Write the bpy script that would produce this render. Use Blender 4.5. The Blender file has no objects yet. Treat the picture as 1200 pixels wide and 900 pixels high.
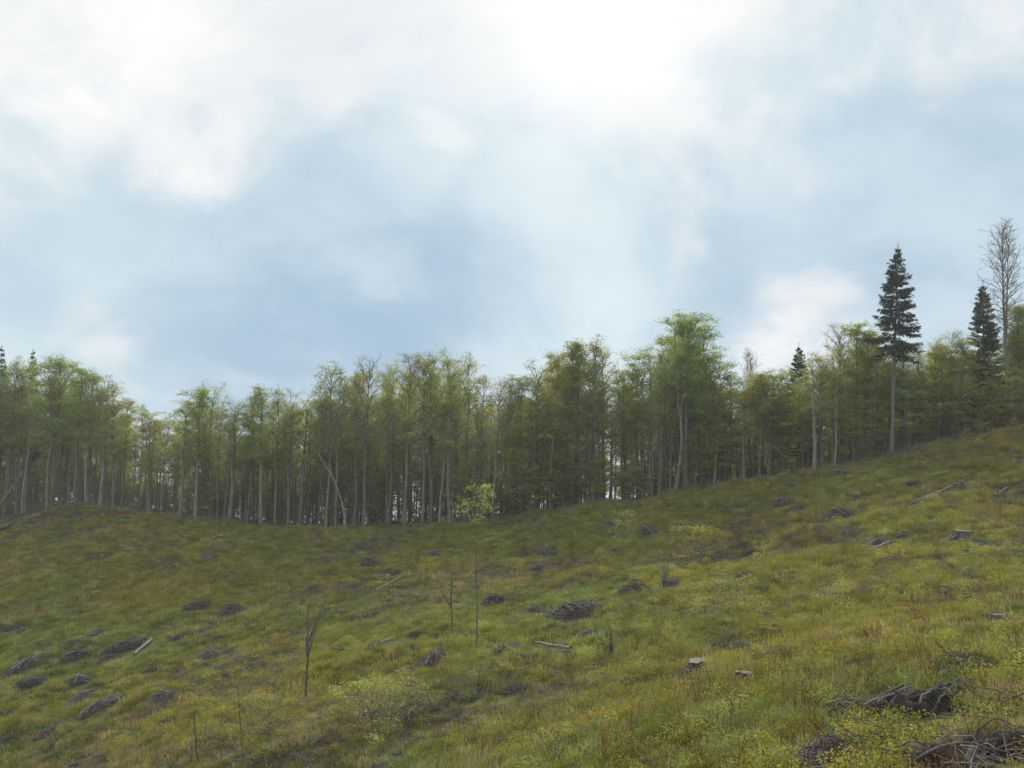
import bpy, math, random
import numpy as np
from mathutils import Vector, Euler, Matrix

# ------------------------------------------------------------------ camera, sky, sun, exposure
scene = bpy.context.scene
col = scene.collection
PITCH = math.atan(0.15)                      # horizon lies at photo row 600
cam_d = bpy.data.cameras.new('camera')
cam_d.lens = 30.0; cam_d.sensor_width = 36.0
cam_d.clip_start = 0.1; cam_d.clip_end = 20000
cam = bpy.data.objects.new('camera', cam_d); col.objects.link(cam)
cam.location = (0, 0, 0)
cam.rotation_euler = (math.pi/2 + PITCH, 0, 0)
scene.camera = cam

SUN_EL, SUN_AZ = math.radians(31.0), math.radians(5.0)     # azimuth to the right of +Y
sun_dir = Vector((math.sin(SUN_AZ)*math.cos(SUN_EL), math.cos(SUN_AZ)*math.cos(SUN_EL), math.sin(SUN_EL)))
world = bpy.data.worlds.new('World'); scene.world = world
world.use_nodes = True
nt = world.node_tree; nt.nodes.clear()

class NG:
    """tiny helper for node graphs"""
    def __init__(s, tree): s.t = tree
    def n(s, typ, **kw):
        nd = s.t.nodes.new(typ)
        for k, v in kw.items(): setattr(nd, k, v)
        return nd
    def put(s, sock, v):
        if hasattr(v, 'is_output'): s.t.links.new(v, sock)
        else: sock.default_value = v
    def math(s, op, a, b=0.0, c=0.0, clamp=False):
        nd = s.n('ShaderNodeMath', operation=op, use_clamp=clamp)
        s.put(nd.inputs[0], a); s.put(nd.inputs[1], b); s.put(nd.inputs[2], c)
        return nd.outputs[0]
    def vmath(s, op, a, b=None, scale=None):
        nd = s.n('ShaderNodeVectorMath', operation=op)
        s.put(nd.inputs[0], a)
        if b is not None: s.put(nd.inputs[1], b)
        if scale is not None: s.put(nd.inputs[3], scale)
        return nd.outputs['Value'] if op in ('DOT_PRODUCT', 'LENGTH', 'DISTANCE') else nd.outputs[0]
    def smooth(s, v, a, b, lo=0.0, hi=1.0):
        nd = s.n('ShaderNodeMapRange', interpolation_type='SMOOTHSTEP')
        s.put(nd.inputs[0], v); s.put(nd.inputs[1], a); s.put(nd.inputs[2], b); s.put(nd.inputs[3], lo); s.put(nd.inputs[4], hi)
        return nd.outputs[0]
    def noise(s, vec, scale, detail=4.0, rough=0.55, dist=0.0):
        nd = s.n('ShaderNodeTexNoise')
        if vec is not None: s.put(nd.inputs['Vector'], vec)
        nd.inputs['Scale'].default_value = scale; nd.inputs['Detail'].default_value = detail
        nd.inputs['Roughness'].default_value = rough; nd.inputs['Distortion'].default_value = dist
        return nd.outputs['Fac']
    def mix(s, f, a, b, blend='MIX'):
        nd = s.n('ShaderNodeMix', data_type='RGBA', blend_type=blend)
        s.put(nd.inputs[0], f)
        s.put(nd.inputs[6], a if hasattr(a, 'is_output') else (*a, 1.0))
        s.put(nd.inputs[7], b if hasattr(b, 'is_output') else (*b, 1.0))
        return nd.outputs[2]
    def ramp(s, f, stops):
        nd = s.n('ShaderNodeValToRGB'); e = nd.color_ramp.elements
        while len(e) < len(stops): e.new(0.5)
        for i, (p, c) in enumerate(stops): e[i].position = p; e[i].color = (*c, 1.0)
        s.put(nd.inputs[0], f); return nd.outputs[0]

def pix_dir(u, v):
    """photo pixel -> world direction with y = 1"""
    zc = (450.0 - v)/1000.0; xc = (u - 600.0)/1000.0
    c, s_ = math.cos(PITCH), math.sin(PITCH)
    yy = c - s_*zc; zz = s_ + c*zc
    return np.array((xc/yy, 1.0, zz/yy))

g = NG(nt)
sky = g.n('ShaderNodeTexSky', sky_type='NISHITA', sun_disc=False)
sky.sun_elevation = SUN_EL; sky.sun_rotation = SUN_AZ
sky.altitude = 500; sky.air_density = 1.0; sky.dust_density = 1.0; sky.ozone_density = 1.0
tc = g.n('ShaderNodeTexCoord')
d = tc.outputs['Generated']
d = g.vmath('NORMALIZE', d)
sep = g.n('ShaderNodeSeparateXYZ'); g.put(sep.inputs[0], d)
dz = g.math('MAXIMUM', sep.outputs[2], 0.0)
# cloud sheet seen from below: project directions on a flat layer
inv = g.math('DIVIDE', 1.0, g.math('ADD', dz, 0.42))
lay = g.vmath('SCALE', d, scale=inv)
warp = g.noise(lay, 0.8, 3, 0.5)
cn = g.n('ShaderNodeCombineXYZ'); g.put(cn.inputs[0], warp); g.put(cn.inputs[1], g.noise(lay, 1.3, 2, 0.5))
lay2 = g.vmath('ADD', lay, g.vmath('SCALE', cn.outputs[0], scale=0.5))
n_big = g.noise(lay2, 1.9, 7, 0.55)
n_str = g.noise(lay2, 3.6, 7, 0.58)
n_fine = g.noise(lay2, 7.5, 7, 0.62, 0.2)
dsun = g.vmath('DOT_PRODUCT', d, tuple(sun_dir))
def lobe(u, v, size, lo=0.0, hi=1.0):
    """soft cloud mass in a compass direction of the sky; size in degrees"""
    p = Vector(pix_dir(u, v)).normalized()
    return g.smooth(g.vmath('DOT_PRODUCT', d, tuple(p)), math.cos(math.radians(size)), 1.0, lo, hi)
# grey-blue veil over the blue sky
base = g.mix(0.93, g.vmath('SCALE', sky.outputs[0], scale=1.0), (4.75, 5.65, 6.05))
rain = g.smooth(n_str, 0.36, 0.70, 0.0, 1.0)
base = g.mix(g.math('MULTIPLY', rain, 0.8), base, (3.7, 4.8, 5.6))
slate = g.math('MULTIPLY', g.math('MAXIMUM', lobe(410, 405, 16), g.math('MULTIPLY', lobe(1010, 290, 16), 0.6)), g.smooth(n_str, 0.30, 0.62, 0.45, 1.0))
base = g.mix(g.math('MULTIPLY', slate, 0.85), base, (2.55, 3.65, 4.9))
# bright ragged upper clouds
cov = g.math('ADD', n_big, g.smooth(dz, 0.16, 0.60, -0.16, 0.30))
cov = g.math('MULTIPLY_ADD', n_fine, 0.46, g.math('SUBTRACT', cov, 0.23))
cov = g.math('ADD', cov, g.math('MULTIPLY', lobe(430, 370, 15), -0.26))
cov = g.math('ADD', cov, g.math('MULTIPLY', lobe(250, 225, 6), 0.14))
cov = g.math('ADD', cov, g.math('MULTIPLY', lobe(640, 260, 11), -0.16))
cov = g.math('ADD', cov, g.math('MULTIPLY', lobe(500, 190, 4), 0.16))
cov = g.math('ADD', cov, g.math('MULTIPLY', lobe(60, 60, 18), 0.06))
cov = g.math('ADD', cov, g.math('MULTIPLY', lobe(950, 405, 6), 0.27))
cov = g.math('ADD', cov, g.math('MULTIPLY', lobe(110, 428, 5.5), 0.26))
cov = g.math('ADD', cov, g.math('MULTIPLY', lobe(20, 330, 12), -0.16))
cov = g.math('ADD', cov, g.math('MULTIPLY', lobe(1000, 250, 15), -0.08))
cloud = g.smooth(cov, 0.44, 0.76)
ccol = g.mix(g.smooth(g.math('ADD', n_str, g.math('MULTIPLY_ADD', n_fine, 0.5, -0.25)), 0.3, 0.72), (7.3, 7.25, 7.15), (5.9, 6.2, 6.4))
skyc = g.mix(cloud, base, ccol)
# the sun glowing through the thin part of the cloud
glow = g.math('POWER', g.math('MAXIMUM', dsun, 0.0), 230.0)
glow = g.math('MULTIPLY', glow, g.smooth(n_str, 0.2, 0.75, 1.0, 0.75))
skyc = g.mix(g.math('MULTIPLY', glow, 1.0, clamp=True), skyc, (8.5, 8.35, 8.15))
bg = g.n('ShaderNodeBackground'); g.put(bg.inputs[0], skyc); bg.inputs[1].default_value = 0.10
wo = g.n('ShaderNodeOutputWorld'); nt.links.new(bg.outputs[0], wo.inputs[0])

sun_l = bpy.data.lights.new('sun', 'SUN'); sun_l.energy = 3.2; sun_l.angle = math.radians(12); sun_l.color = (1.0, 0.96, 0.88)
sun = bpy.data.objects.new('sun', sun_l); col.objects.link(sun)
sun.rotation_euler = (-sun_dir).to_track_quat('-Z', 'Y').to_euler()
scene.view_settings.view_transform = 'Standard'; scene.view_settings.look = 'None'
scene.view_settings.exposure = 0.46; scene.view_settings.gamma = 1.0; scene.view_settings.use_curve_mapping = False

# ------------------------------------------------------------------ materials
def new_mat(name):
    m = bpy.data.materials.new(name); m.use_nodes = True
    m.node_tree.nodes.clear(); return m, NG(m.node_tree)
def finish(m, q, shader):
    o = q.n('ShaderNodeOutputMaterial'); m.node_tree.links.new(shader, o.inputs[0]); return m
def bsdf(q, colr, rough=0.85, normal=None, spec=0.2):
    b = q.n('ShaderNodeBsdfPrincipled'); q.put(b.inputs['Base Color'], colr if hasattr(colr, 'is_output') else (*colr, 1))
    q.put(b.inputs['Roughness'], rough); b.inputs['Specular IOR Level'].default_value = spec
    if normal is not None: q.put(b.inputs['Normal'], normal)
    return b.outputs[0]

def leaf_mat(name, ca, cb, cc, transl=0.45, tint=False, size=0.5, gain=1.75):
    """thin leaves: colour varies per leaf, per clump and per plant"""
    ca, cb, cc = [tuple(min(0.9, x*gain) for x in k) for k in (ca, cb, cc)]      # reflectance plus transmittance
    m, q = new_mat(name)
    geo = q.n('ShaderNodeNewGeometry'); oi = q.n('ShaderNodeObjectInfo'); tcx = q.n('ShaderNodeTexCoord')
    c = q.mix(geo.outputs['Random Per Island'], ca, cb)
    cl = q.noise(tcx.outputs['Object'], size, 3, 0.6)
    c = q.mix(q.smooth(cl, 0.42, 0.66), c, cc)
    hsv = q.n('ShaderNodeHueSaturation')
    q.put(hsv.inputs['Hue'], q.math('MULTIPLY_ADD', oi.outputs['Random'], 0.035, 0.4825))
    q.put(hsv.inputs['Saturation'], q.math('MULTIPLY_ADD', oi.outputs['Random'], -0.22, 1.05))
    q.put(hsv.inputs['Value'], q.math('MULTIPLY_ADD', q.math('FRACT', q.math('MULTIPLY', oi.outputs['Random'], 7.31)), 0.36, 0.82))
    q.put(hsv.inputs['Color'], c); c = hsv.outputs[0]
    if tint:
        at = q.n('ShaderNodeAttribute', attribute_type='INSTANCER', attribute_name='tint')
        c = q.mix(1.0, c, at.outputs['Color'], 'MULTIPLY')
    df = q.n('ShaderNodeBsdfDiffuse'); q.put(df.inputs[0], c)
    tr = q.n('ShaderNodeBsdfTranslucent'); q.put(tr.inputs[0], q.mix(0.5, c, (0.30, 0.34, 0.04), 'MULTIPLY') if False else c)
    mx = q.n('ShaderNodeMixShader'); mx.inputs[0].default_value = transl
    m.node_tree.links.new(df.outputs[0], mx.inputs[1]); m.node_tree.links.new(tr.outputs[0], mx.inputs[2])
    return finish(m, q, mx.outputs[0])

def bark_mat(name, ca, cb, scale=3.0, stretch=0.25, moss=None, bump=0.4):
    m, q = new_mat(name)
    tcx = q.n('ShaderNodeTexCoord'); mp = q.n('ShaderNodeMapping'); mp.inputs['Scale'].default_value = (1, 1, stretch)
    q.put(mp.inputs[0], tcx.outputs['Object'])
    n1 = q.noise(mp.outputs[0], scale, 6, 0.62, 0.4)
    n2 = q.noise(mp.outputs[0], scale*0.35, 3, 0.5)
    c = q.mix(q.smooth(n1, 0.32, 0.68), ca, cb)
    oi = q.n('ShaderNodeObjectInfo')
    c = q.mix(q.smooth(n2, 0.35, 0.75, 0.0, 0.55), c, tuple(x*0.45 for x in ca))
    if moss: c = q.mix(q.smooth(q.noise(tcx.outputs['Object'], 0.8, 4, 0.6), 0.52, 0.70, 0, 0.7), c, moss)
    hsv = q.n('ShaderNodeHueSaturation'); q.put(hsv.inputs['Color'], c)
    q.put(hsv.inputs['Value'], q.math('MULTIPLY_ADD', oi.outputs['Random'], 0.6, 0.72))
    bp = q.n('ShaderNodeBump'); bp.inputs['Strength'].default_value = bump; bp.inputs['Distance'].default_value = 0.05
    q.put(bp.inputs['Height'], n1)
    return finish(m, q, bsdf(q, hsv.outputs[0], 0.9, bp.outputs[0]))

M = {}
M['leaf_green'] = leaf_mat('beech_leaf_green', (0.102, 0.136, 0.020), (0.135, 0.160, 0.023), (0.082, 0.115, 0.021), 0.45, gain=2.85)
M['leaf_yellow'] = leaf_mat('beech_leaf_yellow', (0.142, 0.152, 0.025), (0.180, 0.178, 0.030), (0.112, 0.128, 0.023), 0.45, gain=2.85)
M['leaf_bud'] = leaf_mat('beech_bud_brown', (0.150, 0.135, 0.045), (0.180, 0.150, 0.060), (0.120, 0.125, 0.035), 0.4, gain=2.85)
M['leaf_fresh'] = leaf_mat('fresh_sapling_leaf', (0.20, 0.21, 0.028), (0.26, 0.26, 0.035), (0.17, 0.19, 0.028), 0.45, gain=1.9)
M['needle'] = leaf_mat('spruce_needle', (0.032, 0.048, 0.026), (0.052, 0.064, 0.034), (0.030, 0.042, 0.024), 0.12, size=0.9, gain=1.5)
M['bark'] = bark_mat('grey_beech_bark', (0.165, 0.155, 0.137), (0.265, 0.250, 0.222), 2.6, 0.3, (0.10, 0.105, 0.065))
M['bark_pale'] = bark_mat('pale_bark', (0.30, 0.28, 0.245), (0.40, 0.375, 0.33), 2.6, 0.3)
M['bark_dark'] = bark_mat('dark_spruce_bark', (0.095, 0.082, 0.068), (0.17, 0.15, 0.125), 4, 0.35)
M['twig'] = bark_mat('dead_twig_bark', (0.105, 0.092, 0.080), (0.185, 0.168, 0.150), 5, 1.0)
M['brash'] = bark_mat('grey_brash', (0.115, 0.100, 0.092), (0.235, 0.212, 0.200), 3, 1.0)
M['brash_pale'] = bark_mat('weathered_branch', (0.19, 0.178, 0.160), (0.31, 0.295, 0.27), 3, 0.5)
M['litter'] = bark_mat('leaf_litter_mound', (0.055, 0.047, 0.038), (0.120, 0.104, 0.088), 6, 1.0, bump=1.0)
M['root'] = bark_mat('weathered_root', (0.070, 0.062, 0.053), (0.165, 0.150, 0.132), 5, 0.8, (0.06, 0.065, 0.035))
M['soil'] = bark_mat('dark_soil', (0.018, 0.015, 0.012), (0.060, 0.050, 0.041), 6, 1.0, bump=1.0)
M['cut'] = bark_mat('weathered_cut_wood', (0.115, 0.105, 0.095), (0.20, 0.188, 0.172), 5, 1.0)
M['stump_bark'] = bark_mat('stump_bark', (0.075, 0.064, 0.054), (0.155, 0.138, 0.118), 5, 0.4, (0.06, 0.075, 0.03))
M['grass'] = leaf_mat('grass_blade', (0.115, 0.125, 0.028), (0.165, 0.165, 0.045), (0.10, 0.12, 0.03), 0.35, True, gain=2.15)
M['herb'] = leaf_mat('herb_leaf', (0.110, 0.135, 0.026), (0.150, 0.160, 0.032), (0.085, 0.12, 0.028), 0.40, True, gain=2.15)
M['shrub'] = leaf_mat('shrub_leaf', (0.150, 0.148, 0.024), (0.195, 0.180, 0.030), (0.125, 0.130, 0.025), 0.40, True, gain=2.15)
M['dry'] = leaf_mat('dry_grass_blade', (0.23, 0.19, 0.095), (0.30, 0.25, 0.14), (0.20, 0.16, 0.08), 0.3, True)
M['red'] = leaf_mat('reddish_cane', (0.130, 0.068, 0.034), (0.180, 0.100, 0.045), (0.110, 0.050, 0.028), 0.3, True)
M['petal'] = leaf_mat('yellow_petal', (0.50, 0.30, 0.012), (0.52, 0.34, 0.015), (0.48, 0.26, 0.012), 0.3, gain=1.2)

# ------------------------------------------------------------------ terrain function
def ratio(v): return pix_dir(600, v)[2]
EDGE_U = np.array([-400, -100, 0, 100, 200, 300, 400, 500, 600, 700, 800, 900, 1000, 1100, 1200, 1300, 1600], float)
EDGE_D = np.array([165, 156, 152, 148, 140, 134, 130, 127, 124, 120, 116, 112, 108, 106, 104, 102, 98], float)
EDGE_V = np.array([585, 598, 607, 590, 606, 617, 621, 615, 608, 593, 578, 562, 543, 520, 499, 475, 415], float)
def edge_d(u): return float(np.interp(u, EDGE_U, EDGE_D))
def edge_v(u): return float(np.interp(u, EDGE_U, EDGE_V))
ctrl = []
def cp(u, v, y): p = pix_dir(u, v); ctrl.append((p[0]*y, y, p[2]*y))
rows = {900: (72, 58, 43, 30, 19, 13, 9.5), 820: (84, 69, 54, 40, 27, 19, 14), 760: (98, 84, 70, 53, 38, 27, 19),
        680: (122, 110, 98, 79, 58, 44, 33), 640: (140, 130, 116, 102, 76, 56, 43)}
for v, ds in rows.items():
    for u, y in zip((-250, 0, 300, 600, 900, 1200, 1450), ds): cp(u, v, y)
for u, v, y in ((900, 600, 93), (1200, 580, 72), (1450, 560, 60), (1050, 570, 88), (1200, 540, 87), (1450, 490, 78)): cp(u, v, y)
for u in (-400, -200, 0, 60, 100, 150, 200, 300, 400, 500, 600, 700, 800, 900, 1000, 1100, 1200, 1350, 1550):
    v0, y0 = edge_v(u), edge_d(u); cp(u, v0, y0)
    z0 = ratio(v0)*y0; x0 = pix_dir(u, v0)[0]
    for dy, dz_ in ((16, 0.4), (34, -1.6), (70, -12), (130, -34)):
        ctrl.append((x0*(y0 + dy), y0 + dy, z0*(1.0 if dy < 60 else 0.8) + dz_ + (1.2 if (u < 90 and dy < 40) else 0)))
for x, y, z in ((0, 0, -1.7), (-14, 0, -3.2), (14, 0, -0.6), (0, -18, -0.8), (-20, -18, -2), (20, -18, 0.6), (0, 7, -3.9), (0, 15, -6.6),
                (-9, 15, -8.2), (-14, 28, -12.0), (-26, 40, -15.5), (4, 7, -3.3), (8, 7, -2.7), (-45, 30, -15), (-45, 5, -8), (35, 12, 0.0), (-8, 6, -4.2),
                (16, 14, -2.5), (50, 40, 6), (60, 5, 5)):
    ctrl.append((x, y, z))
ctrl = np.array(ctrl)
def tps_phi(r2): return np.where(r2 > 0, 0.5*r2*np.log(np.maximum(r2, 1e-12)), 0.0)
def tps_fit(P, z, lam):
    n = len(P); d2 = ((P[:, None] - P[None])**2).sum(-1)
    A = np.zeros((n+3, n+3)); A[:n, :n] = tps_phi(d2) + lam*np.eye(n)
    A[:n, n] = 1; A[:n, n+1:] = P; A[n:, :n] = A[:n, n:].T
    return np.linalg.solve(A, np.concatenate([z, np.zeros(3)]))
TP = ctrl[:, :2]/100.0
TW = tps_fit(TP, ctrl[:, 2], 0.002)
_rs = np.random.RandomState(5); _tab = _rs.rand(256, 256)
def vnoise(x, y):
    xi = np.floor(x).astype(int); yi = np.floor(y).astype(int); fx = x - xi; fy = y - yi
    fx = fx*fx*(3-2*fx); fy = fy*fy*(3-2*fy)
    t = lambda a, b: _tab[a % 256, b % 256]
    return (t(xi, yi)*(1-fx)+t(xi+1, yi)*fx)*(1-fy) + (t(xi, yi+1)*(1-fx)+t(xi+1, yi+1)*fx)*fy
def fbm(x, y, o=4):
    s = 0; a = 0.5; tot = 0
    for i in range(o): s = s + a*vnoise(x*2**i + 17.3*i, y*2**i + 9.1*i); tot += a; a *= 0.5
    return s/tot
X0, X1, Y0, Y1 = -230.0, 190.0, -18.0, 285.0
def terrain(x, y):
    x = np.atleast_1d(np.asarray(x, float)); y = np.atleast_1d(np.asarray(y, float))
    xc = np.clip(x, X0, X1); yc = np.clip(y, Y0, Y1)
    out = np.empty_like(x)
    for i in range(0, len(x), 20000):
        q = np.stack([xc[i:i+20000], yc[i:i+20000]], 1)/100.0
        d2 = ((q[:, None] - TP[None])**2).sum(-1)
        out[i:i+20000] = tps_phi(d2) @ TW[:-3] + TW[-3] + q @ TW[-2:]
    rough = (fbm(x/9, y/9, 3) - 0.5)*1.3 + (fbm(x/2.4 + 40, y/2.4, 3) - 0.5)*0.62
    dist = np.hypot(x, y)
    out = out + rough*np.clip((dist - 4)/20, 0, 1)
    dd = np.hypot(x - xc, y - yc)
    w = np.clip(dd/500, 0, 1); w = w*w*(3-2*w)
    far = -75 + 30*(fbm(x/900 + 3, y/900, 3) - 0.5)
    return out*(1-w) + far*w
def tz(x, y): return float(terrain([x], [y])[0])
def ground_hit(u, v, ymin=6.0, ymax=190.0):
    """first point of the ground along the ray of a photo pixel"""
    p = pix_dir(u, v); ys = np.geomspace(ymin, ymax, 700)
    h = ys*p[2] - terrain(ys*p[0], ys)
    k = np.nonzero(h < 0)[0]
    i = k[0] if len(k) else int(np.argmin(h))
    if 0 < i and h[i-1] > h[i]:
        t = h[i-1]/(h[i-1]-h[i]); y = ys[i-1] + t*(ys[i]-ys[i-1])
    else: y = ys[i]
    return Vector((y*p[0], y, tz(y*p[0], y)))
def slope_normal(x, y):
    e = 0.8; a = terrain([x+e, x-e, x, x], [y, y, y+e, y-e])
    return Vector((-(a[0]-a[1])/(2*e), -(a[2]-a[3])/(2*e), 1)).normalized()

# ------------------------------------------------------------------ mesh helpers
class MB:
    """collects quads (numpy) and n-gons; build() links them as ONE mesh object"""
    def __init__(s): s.v = []; s.q = []; s.ng = []; s.n = 0
    def add(s, verts, quads):
        verts = np.asarray(verts, float).reshape(-1, 3); s.v.append(verts); s.q.append(np.asarray(quads, int).reshape(-1, 4) + s.n); s.n += len(verts)
    def ngon(s, verts):
        verts = np.asarray(verts, float).reshape(-1, 3); s.v.append(verts); s.ng.append(np.arange(len(verts)) + s.n); s.n += len(verts)
    def tube(s, pts, rad, k=5, cap=False):
        pts = np.asarray(pts, float); n = len(pts); rad = np.broadcast_to(np.asarray(rad, float), (n,))
        tg = np.gradient(pts, axis=0); tg /= np.linalg.norm(tg, axis=1)[:, None] + 1e-9
        ref = np.array((0.31, 0.95, 0.05)) if abs(tg[:, 2]).mean() > 0.7 else np.array((0.05, 0.1, 1.0))
        a = np.cross(tg, ref); a /= np.linalg.norm(a, axis=1)[:, None] + 1e-9; b = np.cross(tg, a)
        th = np.arange(k)*2*math.pi/k
        ring = pts[:, None] + rad[:, None, None]*(a[:, None]*np.cos(th)[None, :, None] + b[:, None]*np.sin(th)[None, :, None])
        i = np.arange(n-1)[:, None]*k; j = np.arange(k)[None]; j2 = (j+1) % k
        quads = np.stack([i+j, i+j2, i+k+j2, i+k+j], -1).reshape(-1, 4)
        s.add(ring.reshape(-1, 3), quads)
        if cap: s.ngon(ring[0][::-1]); s.ngon(ring[-1])
    def leaves(s, c, size, rs, flat=0.55, aspect=0.6, updir=None):
        """rhombic leaves at centres c"""
        c = np.asarray(c, float); n = len(c)
        if n == 0: return
        nrm = rs.normal(size=(n, 3)); nrm[:, 2] = np.abs(nrm[:, 2]) + flat*2.0; nrm /= np.linalg.norm(nrm, axis=1)[:, None]
        t = rs.normal(size=(n, 3)); t -= nrm*(t*nrm).sum(1)[:, None]; t /= np.linalg.norm(t, axis=1)[:, None]
        b = np.cross(nrm, t); sz = (size*(0.6 + 0.8*rs.rand(n)))[:, None]
        vv = np.stack([c - t*sz*0.5, c + b*sz*0.5*aspect - t*sz*0.06, c + t*sz*0.5, c - b*sz*0.5*aspect - t*sz*0.06], 1)
        s.add(vv.reshape(-1, 3), np.arange(n*4).reshape(-1, 4))
    def mesh(s, name, mat, smooth=False):
        me = bpy.data.meshes.new(name)
        v = np.concatenate(s.v); q = np.concatenate(s.q) if s.q else np.zeros((0, 4), int)
        nl = len(q)*4 + sum(len(f) for f in s.ng)
        me.vertices.add(len(v)); me.vertices.foreach_set('co', v.astype(np.float32).ravel())
        me.loops.add(nl); me.loops.foreach_set('vertex_index', np.concatenate([q.ravel()] + list(s.ng)).astype(np.int32))
        tot = np.array([4]*len(q) + [len(f) for f in s.ng], np.int32)
        me.polygons.add(len(tot)); me.polygons.foreach_set('loop_start', np.concatenate([[0], np.cumsum(tot)[:-1]]).astype(np.int32))
        me.polygons.foreach_set('loop_total', tot)
        me.update(calc_edges=True); me.validate()
        if smooth: me.polygons.foreach_set('use_smooth', np.ones(len(tot), bool))
        me.materials.append(M[mat] if isinstance(mat, str) else mat)
        return me
def ob(name, data, parent=None):
    o = bpy.data.objects.new(name, data); col.objects.link(o)
    if parent is not None: o.parent = parent
    return o
def thing(name, label, cat, loc, rot=(0, 0, 0), group=None, scale=1.0):
    o = bpy.data.objects.new(name, None); col.objects.link(o); o.empty_display_size = 0.3
    o.location = loc; o.rotation_euler = rot
    o.scale = scale if isinstance(scale, (tuple, list)) else (scale,)*3
    o['label'] = label; o['category'] = cat
    if group: o['group'] = group
    return o

# ------------------------------------------------------------------ ground sheet
def axis(a, b, step, far):
    inner = np.arange(a, b + 0.01, step); out = np.array([8, 25, 60, 120, 220, 380, 600, 900, far], float)
    return np.concatenate([(a - out)[::-1], inner, b + out])
gx = axis(X0, X1, 1.25, 1500); gy = axis(Y0, Y1, 1.25, 1500)
GX, GY = np.meshgrid(gx, gy); gz = terrain(GX.ravel(), GY.ravel())
nx, ny = len(gx), len(gy)
ii = (np.arange(ny-1)[:, None]*nx + np.arange(nx-1)[None]).reshape(-1)
mb = MB(); mb.add(np.stack([GX.ravel(), GY.ravel(), gz], 1), np.stack([ii, ii+1, ii+nx+1, ii+nx], 1))
def edge_depth(x, y):
    """metres behind the forest edge (negative in the clearing)"""
    u = 600 + 1000*np.asarray(x)/np.maximum(np.asarray(y), 1.0)
    return np.asarray(y) - np.interp(u, EDGE_U, EDGE_D) + np.interp(u, [-300, 0, 76], [20, 13, 0])

m, q = new_mat('ground_cover_soil')
tcx = q.n('ShaderNodeTexCoord'); P = tcx.outputs['Object']
a1 = q.noise(P, 0.09, 5, 0.6, 0.6); a2 = q.noise(P, 0.5, 5, 0.6); a3 = q.noise(P, 4.0, 4, 0.65); a4 = q.noise(P, 0.22, 4, 0.6, 1.0)
c = q.mix(q.smooth(a2, 0.35, 0.65), (0.105, 0.120, 0.032), (0.150, 0.150, 0.040))
c = q.mix(q.smooth(a1, 0.48, 0.66, 0, 0.8), c, (0.130, 0.105, 0.045))
c = q.mix(q.smooth(a4, 0.56, 0.72, 0, 0.8), c, (0.135, 0.122, 0.100))
c = q.mix(q.smooth(a3, 0.45, 0.75, 0, 0.75), c, (0.050, 0.043, 0.026))
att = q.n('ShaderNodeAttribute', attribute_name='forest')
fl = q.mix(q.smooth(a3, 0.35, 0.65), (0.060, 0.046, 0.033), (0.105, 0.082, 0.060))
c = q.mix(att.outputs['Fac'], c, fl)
bp = q.n('ShaderNodeBump'); bp.inputs['Strength'].default_value = 0.9; bp.inputs['Distance'].default_value = 0.15; q.put(bp.inputs['Height'], a3)
finish(m, q, bsdf(q, c, 0.95, bp.outputs[0], 0.1))
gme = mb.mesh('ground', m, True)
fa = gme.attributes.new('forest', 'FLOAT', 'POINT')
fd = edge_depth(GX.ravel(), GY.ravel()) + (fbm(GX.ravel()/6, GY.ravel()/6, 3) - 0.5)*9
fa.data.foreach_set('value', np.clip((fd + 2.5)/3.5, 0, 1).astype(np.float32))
ground = ob('ground', gme); ground['kind'] = 'structure'; ground['label'] = 'grassy clear-felled hillside rising to a wooded ridge'

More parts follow.
